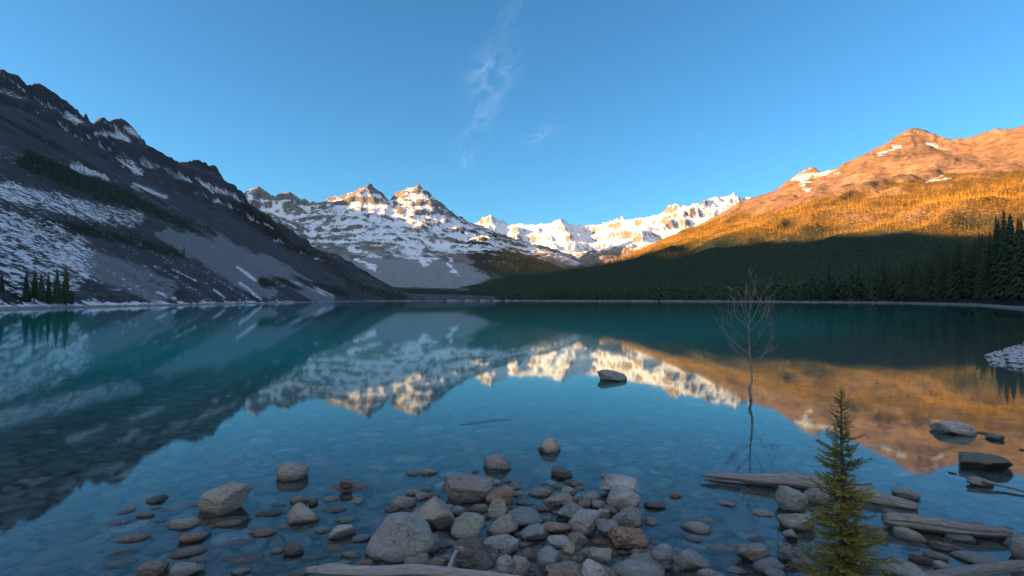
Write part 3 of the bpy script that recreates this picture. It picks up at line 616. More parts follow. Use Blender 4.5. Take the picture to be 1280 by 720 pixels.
na = 0
for tries in range(3000):
    if na >= 62: break
    px, py = (fill.uniform(150, 470), fill.uniform(622, 722)) if fill.random() < 0.6 else (fill.uniform(860, 1275), fill.uniform(650, 722))
    wp = fill.uniform(18, 46)*(0.7+0.4*(py-620)/100); kd = fill.choice(['slab', 'slab', 'round', 'angular', 'slab'])
    p = solve(px, py, 0.0); rad = wp*p.y/F/2
    if any(math.hypot(p.x-a, p.y-b) < 0.9*(c+rad) for a, b, c in PLACED) or (965 < px < 1120): continue
    cc = fill.choice(['brown', 'brown', 'grey', 'blue', 'dark', 'red', 'grey', 'tan', 'blue'])
    adj = {'round': 'rounded', 'angular': 'blocky', 'slab': 'flat'}[kd]
    add_rock(700+na, px, py, wp, wp*(0.36 if kd == 'slab' else 0.55), kd, cc, fill.uniform(-.02, .004) if kd == 'slab' else fill.uniform(-.03, 0), where_label(px, py, f'{cols[cc]} {adj} stone awash'), 'rocks along the near shore', 3); na += 1
# ------------------------------------------------------------------ flat stones paving the lakebed
def slab_cells():
    r = np.random.default_rng(77); pts = []
    y = 2.6
    while y < 21:
        st = 0.17 + 0.010*(y-2.6); x = -1.0*y - 0.6
        while x < y + 0.8:
            pts.append((x + r.uniform(-.46, .46)*st*1.25, y + r.uniform(-.46, .46)*st)); x += st*1.35
        y += st
    pts = np.array(pts); keep = np.ones(len(pts), bool)
    drop = r.random(len(pts)) < 0.30 + 0.62*np.clip((pts[:, 1]-8)/12, 0, 1); keep &= ~drop
    return pts[keep], r
pts, rs = slab_cells()
WT = None
keep_ = ~((pts[:, 0] > 8.5) & (pts[:, 1] > 9.5)); pts = pts[keep_]; sdp = shore_sd(pts[:, 0], pts[:, 1]); pts = pts[sdp < np.where(pts[:, 1] > 8, -0.8, 0.3)]; WT = rs.uniform(.6, 1.5, len(pts))
zb_ = land(pts[:, 0], pts[:, 1])
cells = []
G = {}
for i, p in enumerate(pts): G.setdefault((int(p[0]//0.5), int(p[1]//0.5)), []).append(i)
for i, p in enumerate(pts):
    gx, gy = int(p[0]//0.5), int(p[1]//0.5)
    nb = [j for a in (-1, 0, 1) for b in (-1, 0, 1) for j in G.get((gx+a, gy+b), []) if j != i]
    poly = [(p[0]-.24, p[1]-.17), (p[0]+.24, p[1]-.17), (p[0]+.24, p[1]+.17), (p[0]-.24, p[1]+.17)]
    for j in nb:
        q = pts[j]; wf = WT[i]/(WT[i]+WT[j]); mx, my = p[0]+(q[0]-p[0])*wf, p[1]+(q[1]-p[1])*wf; dx, dy = q[0]-p[0], q[1]-p[1]
        if dx*dx + dy*dy > 0.6: continue
        new = []
        for a in range(len(poly)):
            A, B2 = poly[a], poly[(a+1) % len(poly)]
            sa = (A[0]-mx)*dx + (A[1]-my)*dy; sb = (B2[0]-mx)*dx + (B2[1]-my)*dy
            if sa <= 0: new.append(A)
            if (sa < 0) != (sb < 0) and sa != sb:
                tt = sa/(sa-sb); new.append((A[0]+tt*(B2[0]-A[0]), A[1]+tt*(B2[1]-A[1])))
        poly = new
        if len(poly) < 3: break
    if len(poly) >= 3: cells.append((i, np.array(poly)))
def slab_mesh(poly, cx, cy_, r, hi=True):
    pl = poly - (cx, cy_); pl = pl*(0.74 + 0.20*r.random())
    for _ in range(2):       # round the corners
        nx_ = np.roll(pl, -1, 0); q = np.empty((2*len(pl), 2)); q[0::2] = pl*0.75+nx_*0.25; q[1::2] = pl*0.25+nx_*0.75; pl = q
    seg = np.linalg.norm(np.roll(pl, -1, 0)-pl, axis=1); cum = np.concatenate([[0], np.cumsum(seg)]); n = 28 if hi else 14
    s = np.linspace(0, cum[-1], n, endpoint=False); px_ = np.interp(s, cum, np.append(pl[:, 0], pl[0, 0])); py_ = np.interp(s, cum, np.append(pl[:, 1], pl[0, 1]))
    ring = np.stack([px_, py_], 1); size = math.sqrt(cum[-1]**2/12); th_ = size*r.uniform(.16, .38)
    sd_ = r.integers(0, 999)
    ring = ring*(1 + 0.15*fbm2(ring[:, 0]*9+sd_, ring[:, 1]*9, 3, 5))[:, None]
    lev = [(0.96, -th_), (1.0, -th_*0.3), (0.98, th_*0.15), (0.90, th_*0.52), (0.70, th_*0.72), (0.42, th_*0.8), (0.15, th_*0.82)] if hi else [(0.97, -th_), (1.0, 0), (0.88, th_*0.6), (0.4, th_*0.8)]
    V_ = []; 
    for k_, h_ in lev:
        q = ring*k_; z_ = h_ + th_*0.5*fbm2(q[:, 0]*14+sd_, q[:, 1]*14, 3, 8)*(k_ < 0.99); V_.append(np.column_stack([q, z_]))
    V_.append(np.array([[0, 0, lev[-1][1]]])); V_ = np.concatenate(V_)
    tilt = r.normal(0, 0.07, 2); V_[:, 2] += V_[:, 0]*tilt[0] + V_[:, 1]*tilt[1]
    Fc = []
    m_ = len(ring)
    for l_ in range(len(lev)-1):
        a = l_*m_ + np.arange(m_); b = l_*m_ + (np.arange(m_)+1) % m_; Fc.append(np.stack([a, b, b+m_], 1)); Fc.append(np.stack([a, b+m_, a+m_], 1))
    a = (len(lev)-1)*m_ + np.arange(m_); b = (len(lev)-1)*m_ + (np.arange(m_)+1) % m_; Fc.append(np.stack([a, b, np.full(m_, len(V_)-1)], 1))
    return V_, np.concatenate(Fc), th_, size
def inview(x, y, z):
    px = 640+F*x/y; py = 375-F*(z-EYE)/y; return px, py
cand = []
for i, poly in cells:
    x, y = pts[i]; z = zb_[i]; px, py = inview(x, y, min(z*0.75, 0)); ar = np.ptp(poly[:, 0])*np.ptp(poly[:, 1])
    vis = -15 < px < 1295 and py < 732 and not inpile(px, py) and not any(math.hypot(x-a, y-b) < c*0.9 for a, b, c in PLACED)
    cand.append((ar*(F/y)**2*(1 if vis else 0), i, poly, px, py))
cand.sort(key=lambda c: -c[0])
SMAT = ROCK
def stuff_mat():
    m = ROCK.copy(); m.name = 'submerged_stone_stuff'; t = m.node_tree
    oi = [n for n in t.nodes if n.type == 'OBJECT_INFO'][0]; at = t.nodes.new('ShaderNodeAttribute'); at.attribute_name = 'tint'
    for l in list(t.links):
        if l.from_node == oi and l.from_socket.name == 'Color': t.links.new(at.outputs['Color'], l.to_socket)
    return m
nind = 0; SV = []; SF = []; ST = []; base_i = 0
SLC = [('blue', 'bluish'), ('grey', 'grey'), ('green', 'greenish'), ('brown', 'brown'), ('pale', 'pale'), ('red', 'reddish'), ('blue', 'bluish'), ('brown', 'brown'), ('blue', 'bluish')]
slab_group = 'flat stones lying under the shallow water'
for rank, (sc_, i, poly, px, py) in enumerate(cand):
    if sc_ <= 0 and pts[i][1] > 21: continue
    x, y = pts[i]; ck, cn = SLC[rs.integers(0, len(SLC))]
    ind = nind < 84 and sc_ > 0
    V_, F_, th_, size = slab_mesh(poly, x, y, rs, ind or y < 8)
    j = rs.uniform(1.1, 2.1); cc = np.array(PAL[ck])*j
    if rs.random() < 0.06: cc = np.array(PAL['pale'])*1.2; cn = 'pale'
    z = zb_[i] + th_*0.4
    if not inpile(px, py): z = min(z, -0.018 - V_[:, 2].max())
    if ind:
        me = np_mesh('submerged_stone', V_, F_, SMAT)
        shp = 'broad' if size > 0.19 else 'small'
        link('submerged_stone', me, loc=(x, y, z), label=where_label(px, py, f'{shp} {cn} sunken slab'), cat='stone', group=slab_group, color=tuple(cc)); nind += 1
    else:
        SV.append(V_ + (x, y, z)); SF.append(F_ + base_i); base_i += len(V_); ST.append(np.tile(cc, (len(V_), 1)))
PBL = [rock_verts(4000+i, ('round', 'angular', 'rough')[i % 3], 3) for i in range(6)]
n_e = 2600; py0 = 2.7 + 9.5*rs.random(n_e)**1.3; px0 = rs.uniform(-1.0, 1.0, n_e)*(py0*0.97+0.3); ok_ = (shore_sd(px0, py0) < 0.1) & ~((px0 > 8) & (py0 > 9)); px0 = px0[ok_]; py0 = py0[ok_]; pz0 = land(px0, py0)
for x, y, z in zip(px0, py0, pz0):
    v_, f_ = PBL[rs.integers(0, 6)]; rad = rs.uniform(0.018, 0.075); a_ = rs.uniform(0, 6.28); q_ = v_*np.array([rad, rad*rs.uniform(.6, .95), rad*rs.uniform(.35, .65)])
    q_ = np.column_stack([q_[:, 0]*math.cos(a_)-q_[:, 1]*math.sin(a_), q_[:, 0]*math.sin(a_)+q_[:, 1]*math.cos(a_), q_[:, 2]])
    zz_ = min(z + rad*0.5 + rs.uniform(0, .03), max(z, -0.01)+0.02)
    ipx, ipy = inview(x, y, 0)
    if not inpile(ipx, ipy): zz_ = min(zz_, -0.012 - q_[:, 2].max())
    SV.append(q_ + (x, y, zz_)); SF.append(f_ + base_i); base_i += len(q_); ST.append(np.tile(np.array(PAL[SLC[rs.integers(0, len(SLC))][0]])*rs.uniform(.7, 1.6), (len(q_), 1)))
me = np_mesh('submerged_stones', np.concatenate(SV), np.concatenate(SF), stuff_mat(), vec_attrs={'tint': np.concatenate(ST)})
link('submerged_stones', me, kind='stuff', label='countless flat stones paving the lakebed under clear water')
# pebbles of the frosted gravel spit at the right
r = np.random.default_rng(9); SV = []; SF = []; base_i = 0; v0, f0 = ico(2)
fm, ft, fb, fo = newmat('frosted_pebble'); g = ft.nodes.new('ShaderNodeNewGeometry')
sz = ft.nodes.new('ShaderNodeSeparateXYZ'); ft.links.new(g.outputs['Normal'], sz.inputs[0])
fr_ = ramp(ft, math_(ft, 'ADD', math_(ft, 'MULTIPLY', sz.outputs[2], 0.35), noise(ft, g.outputs['Position'], 9, 5, 0.7)), [(0.62, 0), (0.74, 1)])
ft.links.new(mixc(ft, fr_, (0.09, 0.085, 0.085), (0.36, 0.375, 0.41)), fb.inputs['Base Color']); fb.inputs['Roughness'].default_value = 0.9
n_p = 0
cy0 = r.uniform(8, 60, 60000); cx0 = r.uniform(0.70, 1.05, 60000)*cy0; cs0 = shore_sd(cx0, cy0); ch0 = land(cx0, cy0)
okp = (r.random(60000) < 14/cy0) & (cs0 > -0.5) & (cs0 < 3.5) & ((cs0 > 0) | (r.random(60000) > 0.75))
for x, y, z in list(zip(cx0[okp], cy0[okp], ch0[okp]))[:5200]:
    rad = r.uniform(0.03, 0.10)*(1+0.02*y)
    v = v0*rad*np.array([1, 0.8, 0.55])*r.uniform(.7, 1.3, 3)*(1+0.12*r.normal(size=(len(v0), 1))); SV.append(v + (x, y, z+rad*0.15)); SF.append(f0+base_i); base_i += len(v0); n_p += 1
if SV: link('frosted_gravel', np_mesh('frosted_gravel', np.concatenate(SV), np.concatenate(SF), fm, smooth=False), kind='stuff', label='frosted gravel on the shore spit at the right')

# ------------------------------------------------------------------ driftwood
def wood_mat(name, c1, c2):
    m, t, b, o = newmat(name); g = attr(t, 'grain', 'Vector')
    n1 = noise(t, vscale(t, g, (1.6, 1.6, 1.2)), 5, 6, 0.65, 0.3); n2 = noise(t, vscale(t, g, (9, 9, 1.5)), 5, 5, 0.7)
    c = mixc(t, ramp(t, n2, [(0.40, 0), (0.58, 1)]), c1, c2); c = mixc(t, ramp(t, n1, [(0.3, 0.65), (0.55, 0)]), c, tuple(q*0.3 for q in c1))
    pz = t.nodes.new('ShaderNodeSeparateXYZ'); t.links.new(t.nodes.new('ShaderNodeNewGeometry').outputs['Position'], pz.inputs[0])
    c2_ = mixc(t, 1.0, c, (0.35, 0.34, 0.34), 'MULTIPLY'); c = mixc(t, ramp(t, pz.outputs[2], [(0.0, 1.0), (0.012, 0.0)]), c, c2_)
    t.links.new(c, b.inputs['Base Color']); b.inputs['Roughness'].default_value = 0.85; b.inputs['Specular IOR Level'].default_value = 0.3
    bump(t, math_(t, 'ADD', n2, math_(t, 'MULTIPLY', n1, 0.6)), 0.9, 0.012, b); return m
WOOD = wood_mat('weathered_driftwood', (0.20, 0.185, 0.175), (0.52, 0.50, 0.48)); WOODP = wood_mat('bleached_driftwood', (0.4, 0.37, 0.34), (0.74, 0.71, 0.67))
DARKW = wood_mat('wet_dark_wood', (0.05, 0.04, 0.035), (0.11, 0.095, 0.085)); BARK = wood_mat('young_bark', (0.11, 0.085, 0.065), (0.22, 0.18, 0.15)); GREYB = wood_mat('dead_grey_bark', (0.22, 0.19, 0.17), (0.46, 0.42, 0.39))
def tube(points, radii, n=20, rough=0.12, seed=0, flat=1.0, per=0.03):
    """a trunk along a path, grooved along its length, with broken ends; returns verts, faces, grain"""
    P_ = np.array(points, float); Rr = np.array(radii, float); s = np.concatenate([[0], np.cumsum(np.linalg.norm(np.diff(P_, axis=0), axis=1))])
    m_ = max(3, int(s[-1]/per)); q = np.linspace(0, s[-1], m_)
    C = np.stack([np.interp(q, s, P_[:, k]) for k in range(3)], 1)
    if len(P_) > 2 and m_ > 6:
        for _ in range(3): C[1:-1] = (C[:-2] + 2*C[1:-1] + C[2:])/4
    rd = np.interp(q, s, Rr)
    T = np.gradient(C, axis=0); T /= np.linalg.norm(T, axis=1, keepdims=True)+1e-12
    up = np.array([0, 0, 1.0]) if abs(T[:, 2]).mean() < 0.8 else np.array([1.0, 0, 0])
    Sd = np.cross(T, up); Sd /= np.linalg.norm(Sd, axis=1, keepdims=True); U = np.cross(Sd, T)
    an = np.linspace(0, 2*math.pi, n, endpoint=False); V_ = []; Gr = []
    ca, sa = np.cos(an), np.sin(an)
    for k in range(m_):
        pos = np.stack([ca*1.5, sa*1.5, np.full(n, q[k]*1.2)], 1) + seed*3.1
        fine = np.stack([ca*4.5, sa*4.5, np.full(n, q[k]*1.4)], 1) + seed*1.7
        rr_ = rd[k]*(1 + rough*(vn3(pos, seed) + 0.7*vn3(fine, seed+3) + 0.45*vn3(fine*2.3, seed+5)))
        e = min(k, m_-1-k)
        if e == 0: rr_ = rr_*0.80
        off = T[k]*(0.35*rd[k]*vn3(np.stack([ca*2, sa*2, np.zeros(n)], 1) + seed + k, 9))[:, None] if e < 2 and n > 8 else 0
        V_.append(C[k] + (Sd[k]*(ca*rr_)[:, None] + U[k]*(sa*rr_*flat)[:, None]) + off); Gr.append(np.stack([ca, sa, np.full(n, q[k]*2)], 1))
    V_.append((C[0] - T[0]*rd[0]*0.03)[None]); V_.append((C[-1] + T[-1]*rd[-1]*0.03)[None]); Gr += [np.array([[0, 0, 0.]]), np.array([[0, 0, q[-1]*2]])]
    V_ = np.concatenate(V_); Gr = np.concatenate(Gr); Fc = []; j = np.arange(n); j2 = (j+1) % n
    for k in range(m_-1):
        a, b = k*n+j, k*n+j2; Fc.append(np.stack([a, b, b+n], 1)); Fc.append(np.stack([a, b+n, a+n], 1))
    Fc.append(np.stack([j2, j, np.full(n, m_*n)], 1)); Fc.append(np.stack([(m_-1)*n+j, (m_-1)*n+j2, np.full(n, m_*n+1)], 1))
    return V_, np.concatenate(Fc), Gr
def join(parts):
    V_ = []; F_ = []; G_ = []; b_ = 0
    for v, f, g_ in parts: V_.append(v); F_.append(f+b_); G_.append(g_); b_ += len(v)
    return np.concatenate(V_), np.concatenate(F_), np.concatenate(G_)
def wood(name, parts, mat, label=None, cat=None, group=None, parent=None, loc=(0, 0, 0)):
    V_, F_, G_ = join(parts); me = np_mesh(name, V_ - np.array(loc), F_, mat, vec_attrs={'grain': G_}); return link(name, me, parent=parent, label=label, cat=cat, group=group, loc=loc)
def S(px, py, z): p = solve(px, py, z); return (p.x, p.y, z)
LG = 'driftwood logs in the shallows'
wood('driftwood_log', [tube([S(874, 592, .05), S(905, 594, .05), S(950, 598, .055), S(985, 598, .06), S(1020, 604, .05), S(1060, 614, .03), S(1100, 624, .02), S(1142, 634, .0)], [.012, .030, .042, .058, .056, .054, .050, .040], 40, .30, 3), tube([S(880, 598, .0), S(915, 601, .01), S(955, 604, .01)], [.01, .018, .012], 14, .25, 5)], WOOD, 'long twisted weathered log lying behind the young spruce', 'log', LG)
wood('driftwood_log', [tube([S(1101, 646, .06), S(1140, 650, .06), S(1180, 656, .055), S(1220, 661, .05), S(1256, 664, .04)], [.048, .052, .047, .042, .036], 40, .24, 8), tube([S(1150, 655, .02), S(1172, 661, .015), S(1186, 664, .0)], [.012, .018, .01], 12, .2, 4)], WOOD, 'thick straight grey log with a flat cut left end', 'log', LG)
wood('driftwood_log', [tube([S(1150, 719, .07), S(1190, 714, .08), S(1230, 709, .09), S(1276, 703, .10)], [.028, .032, .034, .03], 28, .15, 12), tube([S(1262, 706, .09), S(1279, 712, .09)], [.015, .008], 10, .2, 2)], WOOD, 'pale log at the lowest right corner resting on stones', 'log', LG)
wood('driftwood_branch', [tube([S(1205, 598, .04), S(1220, 601, .03), S(1235, 604, .01)], [.03, .042, .03], 20, .25, 21), tube([S(1226, 600, .05), S(1250, 606, .03), S(1290, 616, .02)], [.018, .012, .010], 12, .15, 22), tube([S(1222, 601, .04), S(1229, 597, .07)], [.01, .004], 8, .2, 3)], WOOD, 'thin driftwood branch with a knotty butt reaching out of frame at right', 'branch', LG)
wood('forked_driftwood', [tube([S(386, 709, .14), S(410, 709, .15), S(440, 710, .14), S(480, 711, .13), S(520, 709, .13), S(560, 712, .12), S(610, 717, .11), S(664, 722, .10)], [.018, .026, .030, .030, .032, .030, .028, .018], 28, .2, 31),
    tube([S(395, 708, .16), S(412, 703, .17), S(432, 704, .16), S(452, 709, .14)], [.007, .014, .012, .01], 14, .3, 34)], WOODP, 'bleached forked driftwood along the bottom edge before the biggest boulder', 'driftwood')
wood('driftwood_stub', [tube([S(560, 714, .10), S(565, 700, .15), S(571, 684, .21)], [.014, .013, .008], 16, .25, 41), tube([S(568, 692, .18), S(576, 682, .20)], [.007, .003], 8, .2, 44)], WOODP, 'short bleached stick standing against the white veined boulder', 'stick')
wood('floating_stick', [tube([S(573, 531, .003), S(598, 527, .01), S(618, 524, .01), S(640, 524, .003)], [.0015, .0035, .0035, .0015], 8, .15, 51)], DARKW, 'thin dark stick afloat in open water behind the pile', 'stick')
wood('floating_stick', [tube([S(1182, 589, .004), S(1192, 591, .006)], [.008, .006], 8, .15, 52)], DARKW, 'tiny dark twig afloat below the dark dome boulder', 'stick')

# ------------------------------------------------------------------ bare dead tree standing in the water
tr = random.Random(23); bx, by, _ = S(937, 499, 0)
tk = []; br = []
root = bpy.data.objects.new('bare_tree', None); col.objects.link(root); root.location = (bx, by, quick_h(bx, by)); root['label'] = 'leafless little tree standing alone in the water'; root['category'] = 'tree'
k = by/F
def T(px, py, dy=0): return (bx + (px-937)*k, by+dy, (499-py)*k)
zb0 = quick_h(bx, by)-0.1
tk.append(tube([(bx-.02, by, zb0), T(938, 505), T(937, 492), T(935, 486), T(939, 478), T(939, 460, .02), T(937, 440, .03), T(936, 420, .02), T(936, 400), T(937, 380, -.03), T(935, 362, -.05)], [.030, .026, .022, .026, .018, .015, .012, .010, .007, .004, .0015], 10, .12, 61, per=.03))
def limb(p, d, ln, r_, depth):
    pts_ = [p]; dd = Vector(d).normalized(); q = Vector(p); n_ = 5
    for s_ in range(n_):
        dd = (dd + Vector((tr.uniform(-.22, .22), tr.uniform(-.22, .22), tr.uniform(-.14, .18)))).normalized(); q = q + dd*ln/n_; pts_.append(tuple(q))
        if depth > 0 and s_ > 0 and tr.random() < (0.85 if depth > 1 else 0.6):
            sd_ = Vector((tr.uniform(-1, 1), tr.uniform(-1, 1), tr.uniform(.1, .9)))
            limb(tuple(q), (dd*0.9 + sd_*0.75), ln*tr.uniform(.32, .6), r_*0.5, depth-1)
    br.append(tube(pts_, np.linspace(r_, max(r_*0.4, 0.0016), len(pts_)), 5, 0, 1, per=.06))
for (px, py, tx, ty, dy, r_) in ((939, 462, 962, 436, -.2, .006), (938, 452, 978, 425, .25, .006), (937, 444, 905, 412, .15, .009), (937, 430, 895, 400, -.2, .008), (936, 418, 918, 372, .1, .008), (936, 410, 910, 385, .3, .007), (936, 405, 955, 366, -.1, .007), (936, 398, 926, 358, .2, .006), (936, 392, 943, 356, -.2, .005), (936, 415, 968, 385, .1, .006), (939, 455, 915, 432, -.3, .005), (937, 385, 948, 362, .1, .004), (937, 436, 965, 405, -.2, .006)):
    a = Vector(T(px, py)); b = Vector(T(tx, ty, dy)); limb(tuple(a), b-a, (b-a).length*.92, r_*.9, 3)
wood('trunk', tk, GREYB, parent=root); wood('branches', br, GREYB, parent=root)
for o in root.children: o.location = -root.location

# ------------------------------------------------------------------ young spruce close by
sp = bpy.data.objects.new('young_spruce', None); col.objects.link(sp); sy = 3.25; sx = (1050-640)/F*sy; gz = quick_h(sx, sy)
sp.location = (sx, sy, 0); sp['label'] = 'young green spruce rising in front of the logs at lower right'; sp['category'] = 'spruce'
topz = EYE - (486-375)/F*sy
lean = 0.0
tv, tf, tg = tube([(0, 0, min(gz, 0)-.05), (-.004, 0, .2), (.004, 0, .6), (-.002, 0, .95), (0, 0, topz)], [.024, .020, .013, .007, .002], 12, .1, 71)
link('trunk', np_mesh('trunk', tv, tf, BARK, vec_attrs={'grain': tg}), parent=sp)
r = np.random.default_rng(31); NV = []; twigs = []
def needles(a, b, dens, ln):
    a = np.array(a); b = np.array(b); d = b-a; L_ = np.linalg.norm(d); n_ = max(4, int(L_*dens)); d = d/(L_+1e-9)
    t_ = r.random(n_)[:, None]; base = a + (b-a)*t_; rv = r.normal(size=(n_, 3)); rv -= (rv@d)[:, None]*d; rv /= np.linalg.norm(rv, axis=1, keepdims=True); rv[:, 2] = rv[:, 2]*0.6+0.25
    dr = rv*0.85 + d*0.75; dr /= np.linalg.norm(dr, axis=1, keepdims=True)
    sd_ = np.cross(dr, r.normal(size=(n_, 3))); sd_ /= np.linalg.norm(sd_, axis=1, keepdims=True)
    l_ = ln*r.uniform(.7, 1.15, n_)[:, None]; w_ = 0.0011
    NV.append(np.stack([base - sd_*w_, base + sd_*w_, base + dr*l_*0.6 + sd_*w_, base + dr*l_], 1))
z = 0.10; 
while z < topz-0.02:
    f_ = (topz-z)/topz; reach = 0.285*f_**0.85*(1 if z > .12 else .95)+0.012; nb_ = int(5.5 + 6*f_)
    for q in range(nb_):
        a0 = r.uniform(0, 2*math.pi); rc = reach*r.uniform(.45, 1.15); up_ = r.uniform(-.18, .22) + (0.45*(1-f_)**2)
        zz_ = z + r.uniform(-.02, .02); P0 = np.array([0, 0, zz_]); dirh = np.array([math.cos(a0), math.sin(a0), 0])
        pth = [P0 + dirh*rc*t_ + np.array([0, 0, rc*(up_*t_ - 0.28*t_*(1-t_) + 0.10*t_**3)]) for t_ in np.linspace(0, 1, 6)]
        twigs.append(tube(pth, np.linspace(.0035*f_+.001, .0008, 6), 4, 0, 1, per=.04))
        side = np.array([-dirh[1], dirh[0], 0])
        for a_, b_ in zip(pth[1:-1], pth[2:]): needles(a_, b_, 900, .013)
        ns = max(2, int(rc/0.022))
        for s_ in range(ns):
            t_ = (s_+1.0)/(ns+0.6); p_ = pth[0]*(1-t_) + pth[-1]*t_; kk = min(int(t_*5), 4); tt = t_*5-kk; p_ = pth[kk]*(1-tt) + pth[kk+1]*tt
            for sg in (-1, 1):
                ll = rc*0.42*(1-t_*0.75)*r.uniform(.5, 1.1)
                if ll < 0.012: continue
                e_ = p_ + (side*sg*0.75 + dirh*0.7)*ll + np.array([0, 0, ll*r.uniform(-.25, .15)]); needles(p_, e_, 820, .012)
    z += 0.020 + 0.022*f_
needles((0, 0, topz-.10), (0, 0, topz+.005), 1200, .013)
NQ = np.concatenate(NV); V_ = NQ.reshape(-1, 3); F_ = np.arange(len(V_)).reshape(-1, 4)[:, [0, 1, 2, 3]]
nm, nt, nb_, no_ = newmat('spruce_needles'); gpos = nt.nodes.new('ShaderNodeTexCoord').outputs['Object']
nt.links.new(mixc(nt, ramp(nt, noise(nt, gpos, 9, 4, .6), [(.35, 0), (.65, 1)]), (0.13, 0.15, 0.035), (0.40, 0.34, 0.07)), nb_.inputs['Base Color']); nb_.inputs['Roughness'].default_value = .6
link('foliage', np_mesh('foliage', V_, F_, nm, smooth=False), parent=sp)
tw = join(twigs); link('twigs', np_mesh('twigs', tw[0], tw[1], BARK, vec_attrs={'grain': tw[2]}), parent=sp)

# ------------------------------------------------------------------ forest
def conif_mat(name, a, b_):
    m, t, b, o = newmat(name); oi = t.nodes.new('ShaderNodeObjectInfo').outputs['Random']; tn = attr(t, 'tint')
    c = mixc(t, math_(t, 'FRACT', math_(t, 'ADD', oi, tn)), a, b_); c = mixc(t, attr(t, 'sun_gold'), c, (0.70, 0.37, 0.04)); t.links.new(c, b.inputs['Base Color']); b.inputs['Roughness'].default_value = .9; b.inputs['Specular IOR Level'].default_value = .1; return m  # second mix puts the warm sunlight of the upper slopes into the foliage colour
CON = conif_mat('conifer_foliage', (0.022, 0.045, 0.032), (0.058, 0.085, 0.048)); CTR = newmat('conifer_trunk'); CTR[2].inputs['Base Color'].default_value = (0.10, 0.085, 0.075, 1); CTR = CTR[0]
def conifer_crown(seed, tiers, blades, bare=0.1, wide=0.17, detail=True):
    r = np.random.default_rng(seed); V_ = []; F_ = []; n_ = 0
    for k in range(tiers):
        f_ = k/(tiers-1); z_ = bare + (1-bare)*f_**0.93; rad = wide*(1-f_)**0.75*(0.85+0.3*r.random())+0.008
        for q in range(max(4, int(blades*(1-0.5*f_)))):
            a_ = r.uniform(0, 2*math.pi); rc = rad*r.uniform(.5, 1.15); dr = np.array([math.cos(a_), math.sin(a_), 0]); s_ = np.array([-dr[1], dr[0], 0]); zz_ = z_ + r.uniform(-.5, .5)/tiers
            dp = rc*r.uniform(.35, .95); w_ = rc*0.22
            p0 = np.array([0, 0, zz_]); m1 = dr*rc*.55 + np.array([0, 0, zz_-dp*.35]); e_ = dr*rc + np.array([0, 0, zz_-dp])
            V_ += [p0, m1+s_*w_ - np.array([0, 0, w_*.5]), m1-s_*w_ - np.array([0, 0, w_*.5]), e_, m1+np.array([0, 0, rc*.08])]
            F_ += [(n_, n_+1, n_+4), (n_, n_+4, n_+2), (n_+1, n_+3, n_+4), (n_+4, n_+3, n_+2)]; n_ += 5
    V_ += [np.array([0, 0, 1.0]), np.array([.012, 0, .93]), np.array([-.006, .01, .93]), np.array([-.006, -.01, .93])]; F_ += [(n_, n_+1, n_+2), (n_, n_+2, n_+3), (n_, n_+3, n_+1)]
    return np.array(V_), np.array(F_)
def crown_mesh(seed, tiers, blades, bare, wide):
    v, f = conifer_crown(seed, tiers, blades, bare, wide); return np_mesh('crown', v, f, CON, {'tint': np.full(len(v), 0.0)}, smooth=False)
tv, tf, tg = tube([(0, 0, -.04), (0, 0, .5), (0, 0, .98)], [.016, .011, .002], 6, 0, 1, per=.4); TRM = np_mesh('trunk', tv, tf, CTR)
CRN = [crown_mesh(200+i, 56, 20, b_, w_*0.86) for i, (b_, w_) in enumerate(((.08, .13), (.14, .12), (.05, .15), (.18, .11), (.10, .14), (.06, .12)))]
# where trees stand
r = np.random.default_rng(55)
def jgrid(x0, x1, y0, y1, st, r0, r1):
    xs, ys = np.meshgrid(np.arange(x0, x1, st), np.arange(y0, y1, st)); xs = xs + r.uniform(-.48, .48, xs.shape)*st; ys = ys + r.uniform(-.48, .48, ys.shape)*st
    xs = xs.ravel(); ys = ys.ravel(); d = np.hypot(xs, ys); k_ = (d > r0) & (d < r1) & (ys > 5) & (np.abs(xs) < ys*1.02+25); return xs[k_], ys[k_]
def bil(A, x, y):
    t_ = np.degrees(np.arctan2(x, y)); rr_ = np.hypot(x, y); thd = np.degrees(th); j = np.clip(np.searchsorted(thd, t_)-1, 0, len(thd)-2); i = np.clip(np.searchsorted(rr, rr_)-1, 0, len(rr)-2)
    u_ = np.clip((t_-thd[j])/(thd[j+1]-thd[j]), 0, 1); w_ = np.clip((rr_-rr[i])/(rr[i+1]-rr[i]), 0, 1)
    return (A[i, j]*(1-u_)+A[i, j+1]*u_)*(1-w_) + (A[i+1, j]*(1-u_)+A[i+1, j+1]*u_)*w_
TX = []; 
for st, r0, r1 in ((4.3, 40, 520), (6.8, 520, 1500), (11, 1500, 3700)):
    x_, y_ = jgrid(-1100, 2600, 20, 3600, st, r0, r1); z_ = bil(GH, x_, y_); fo_ = bil(forest, x_, y_); s_ = bil(SD, x_, y_); cz = bil((CLS == 3).astype(float), x_, y_)
    n_ = fbm2(x_/30, y_/30, 3, 141); ok = (fo_ + 0.35*n_ + r.uniform(-.18, .18, len(x_)) > 0.40) & (s_ > 4.5) & (z_ > .5)
    ok &= ~((x_ < -20) & (np.hypot(x_, y_) < 260))
    hh = (15 if st < 6 else 15 if st < 9 else 17)*r.uniform(.6, 1.2, len(x_))*np.clip(1.25-z_/520, .5, 1); hh = hh*(1 + 0.55*(s_ < 70)*(x_ > -80)); hh = np.where(x_ < -100, hh*0.26, hh)
    TX.append(np.stack([x_, y_, z_, hh], 1)[ok])
near = TX[0]
# the near right woods come taller
near[:, 3] *= np.where(near[:, 0] > 0, 0.94, 1.0)
ppx = 640+F*near[:, 0]/near[:, 1]; ppy = 375-F*(near[:, 2]-EYE)/near[:, 1]; hpx = near[:, 3]*F/near[:, 1]
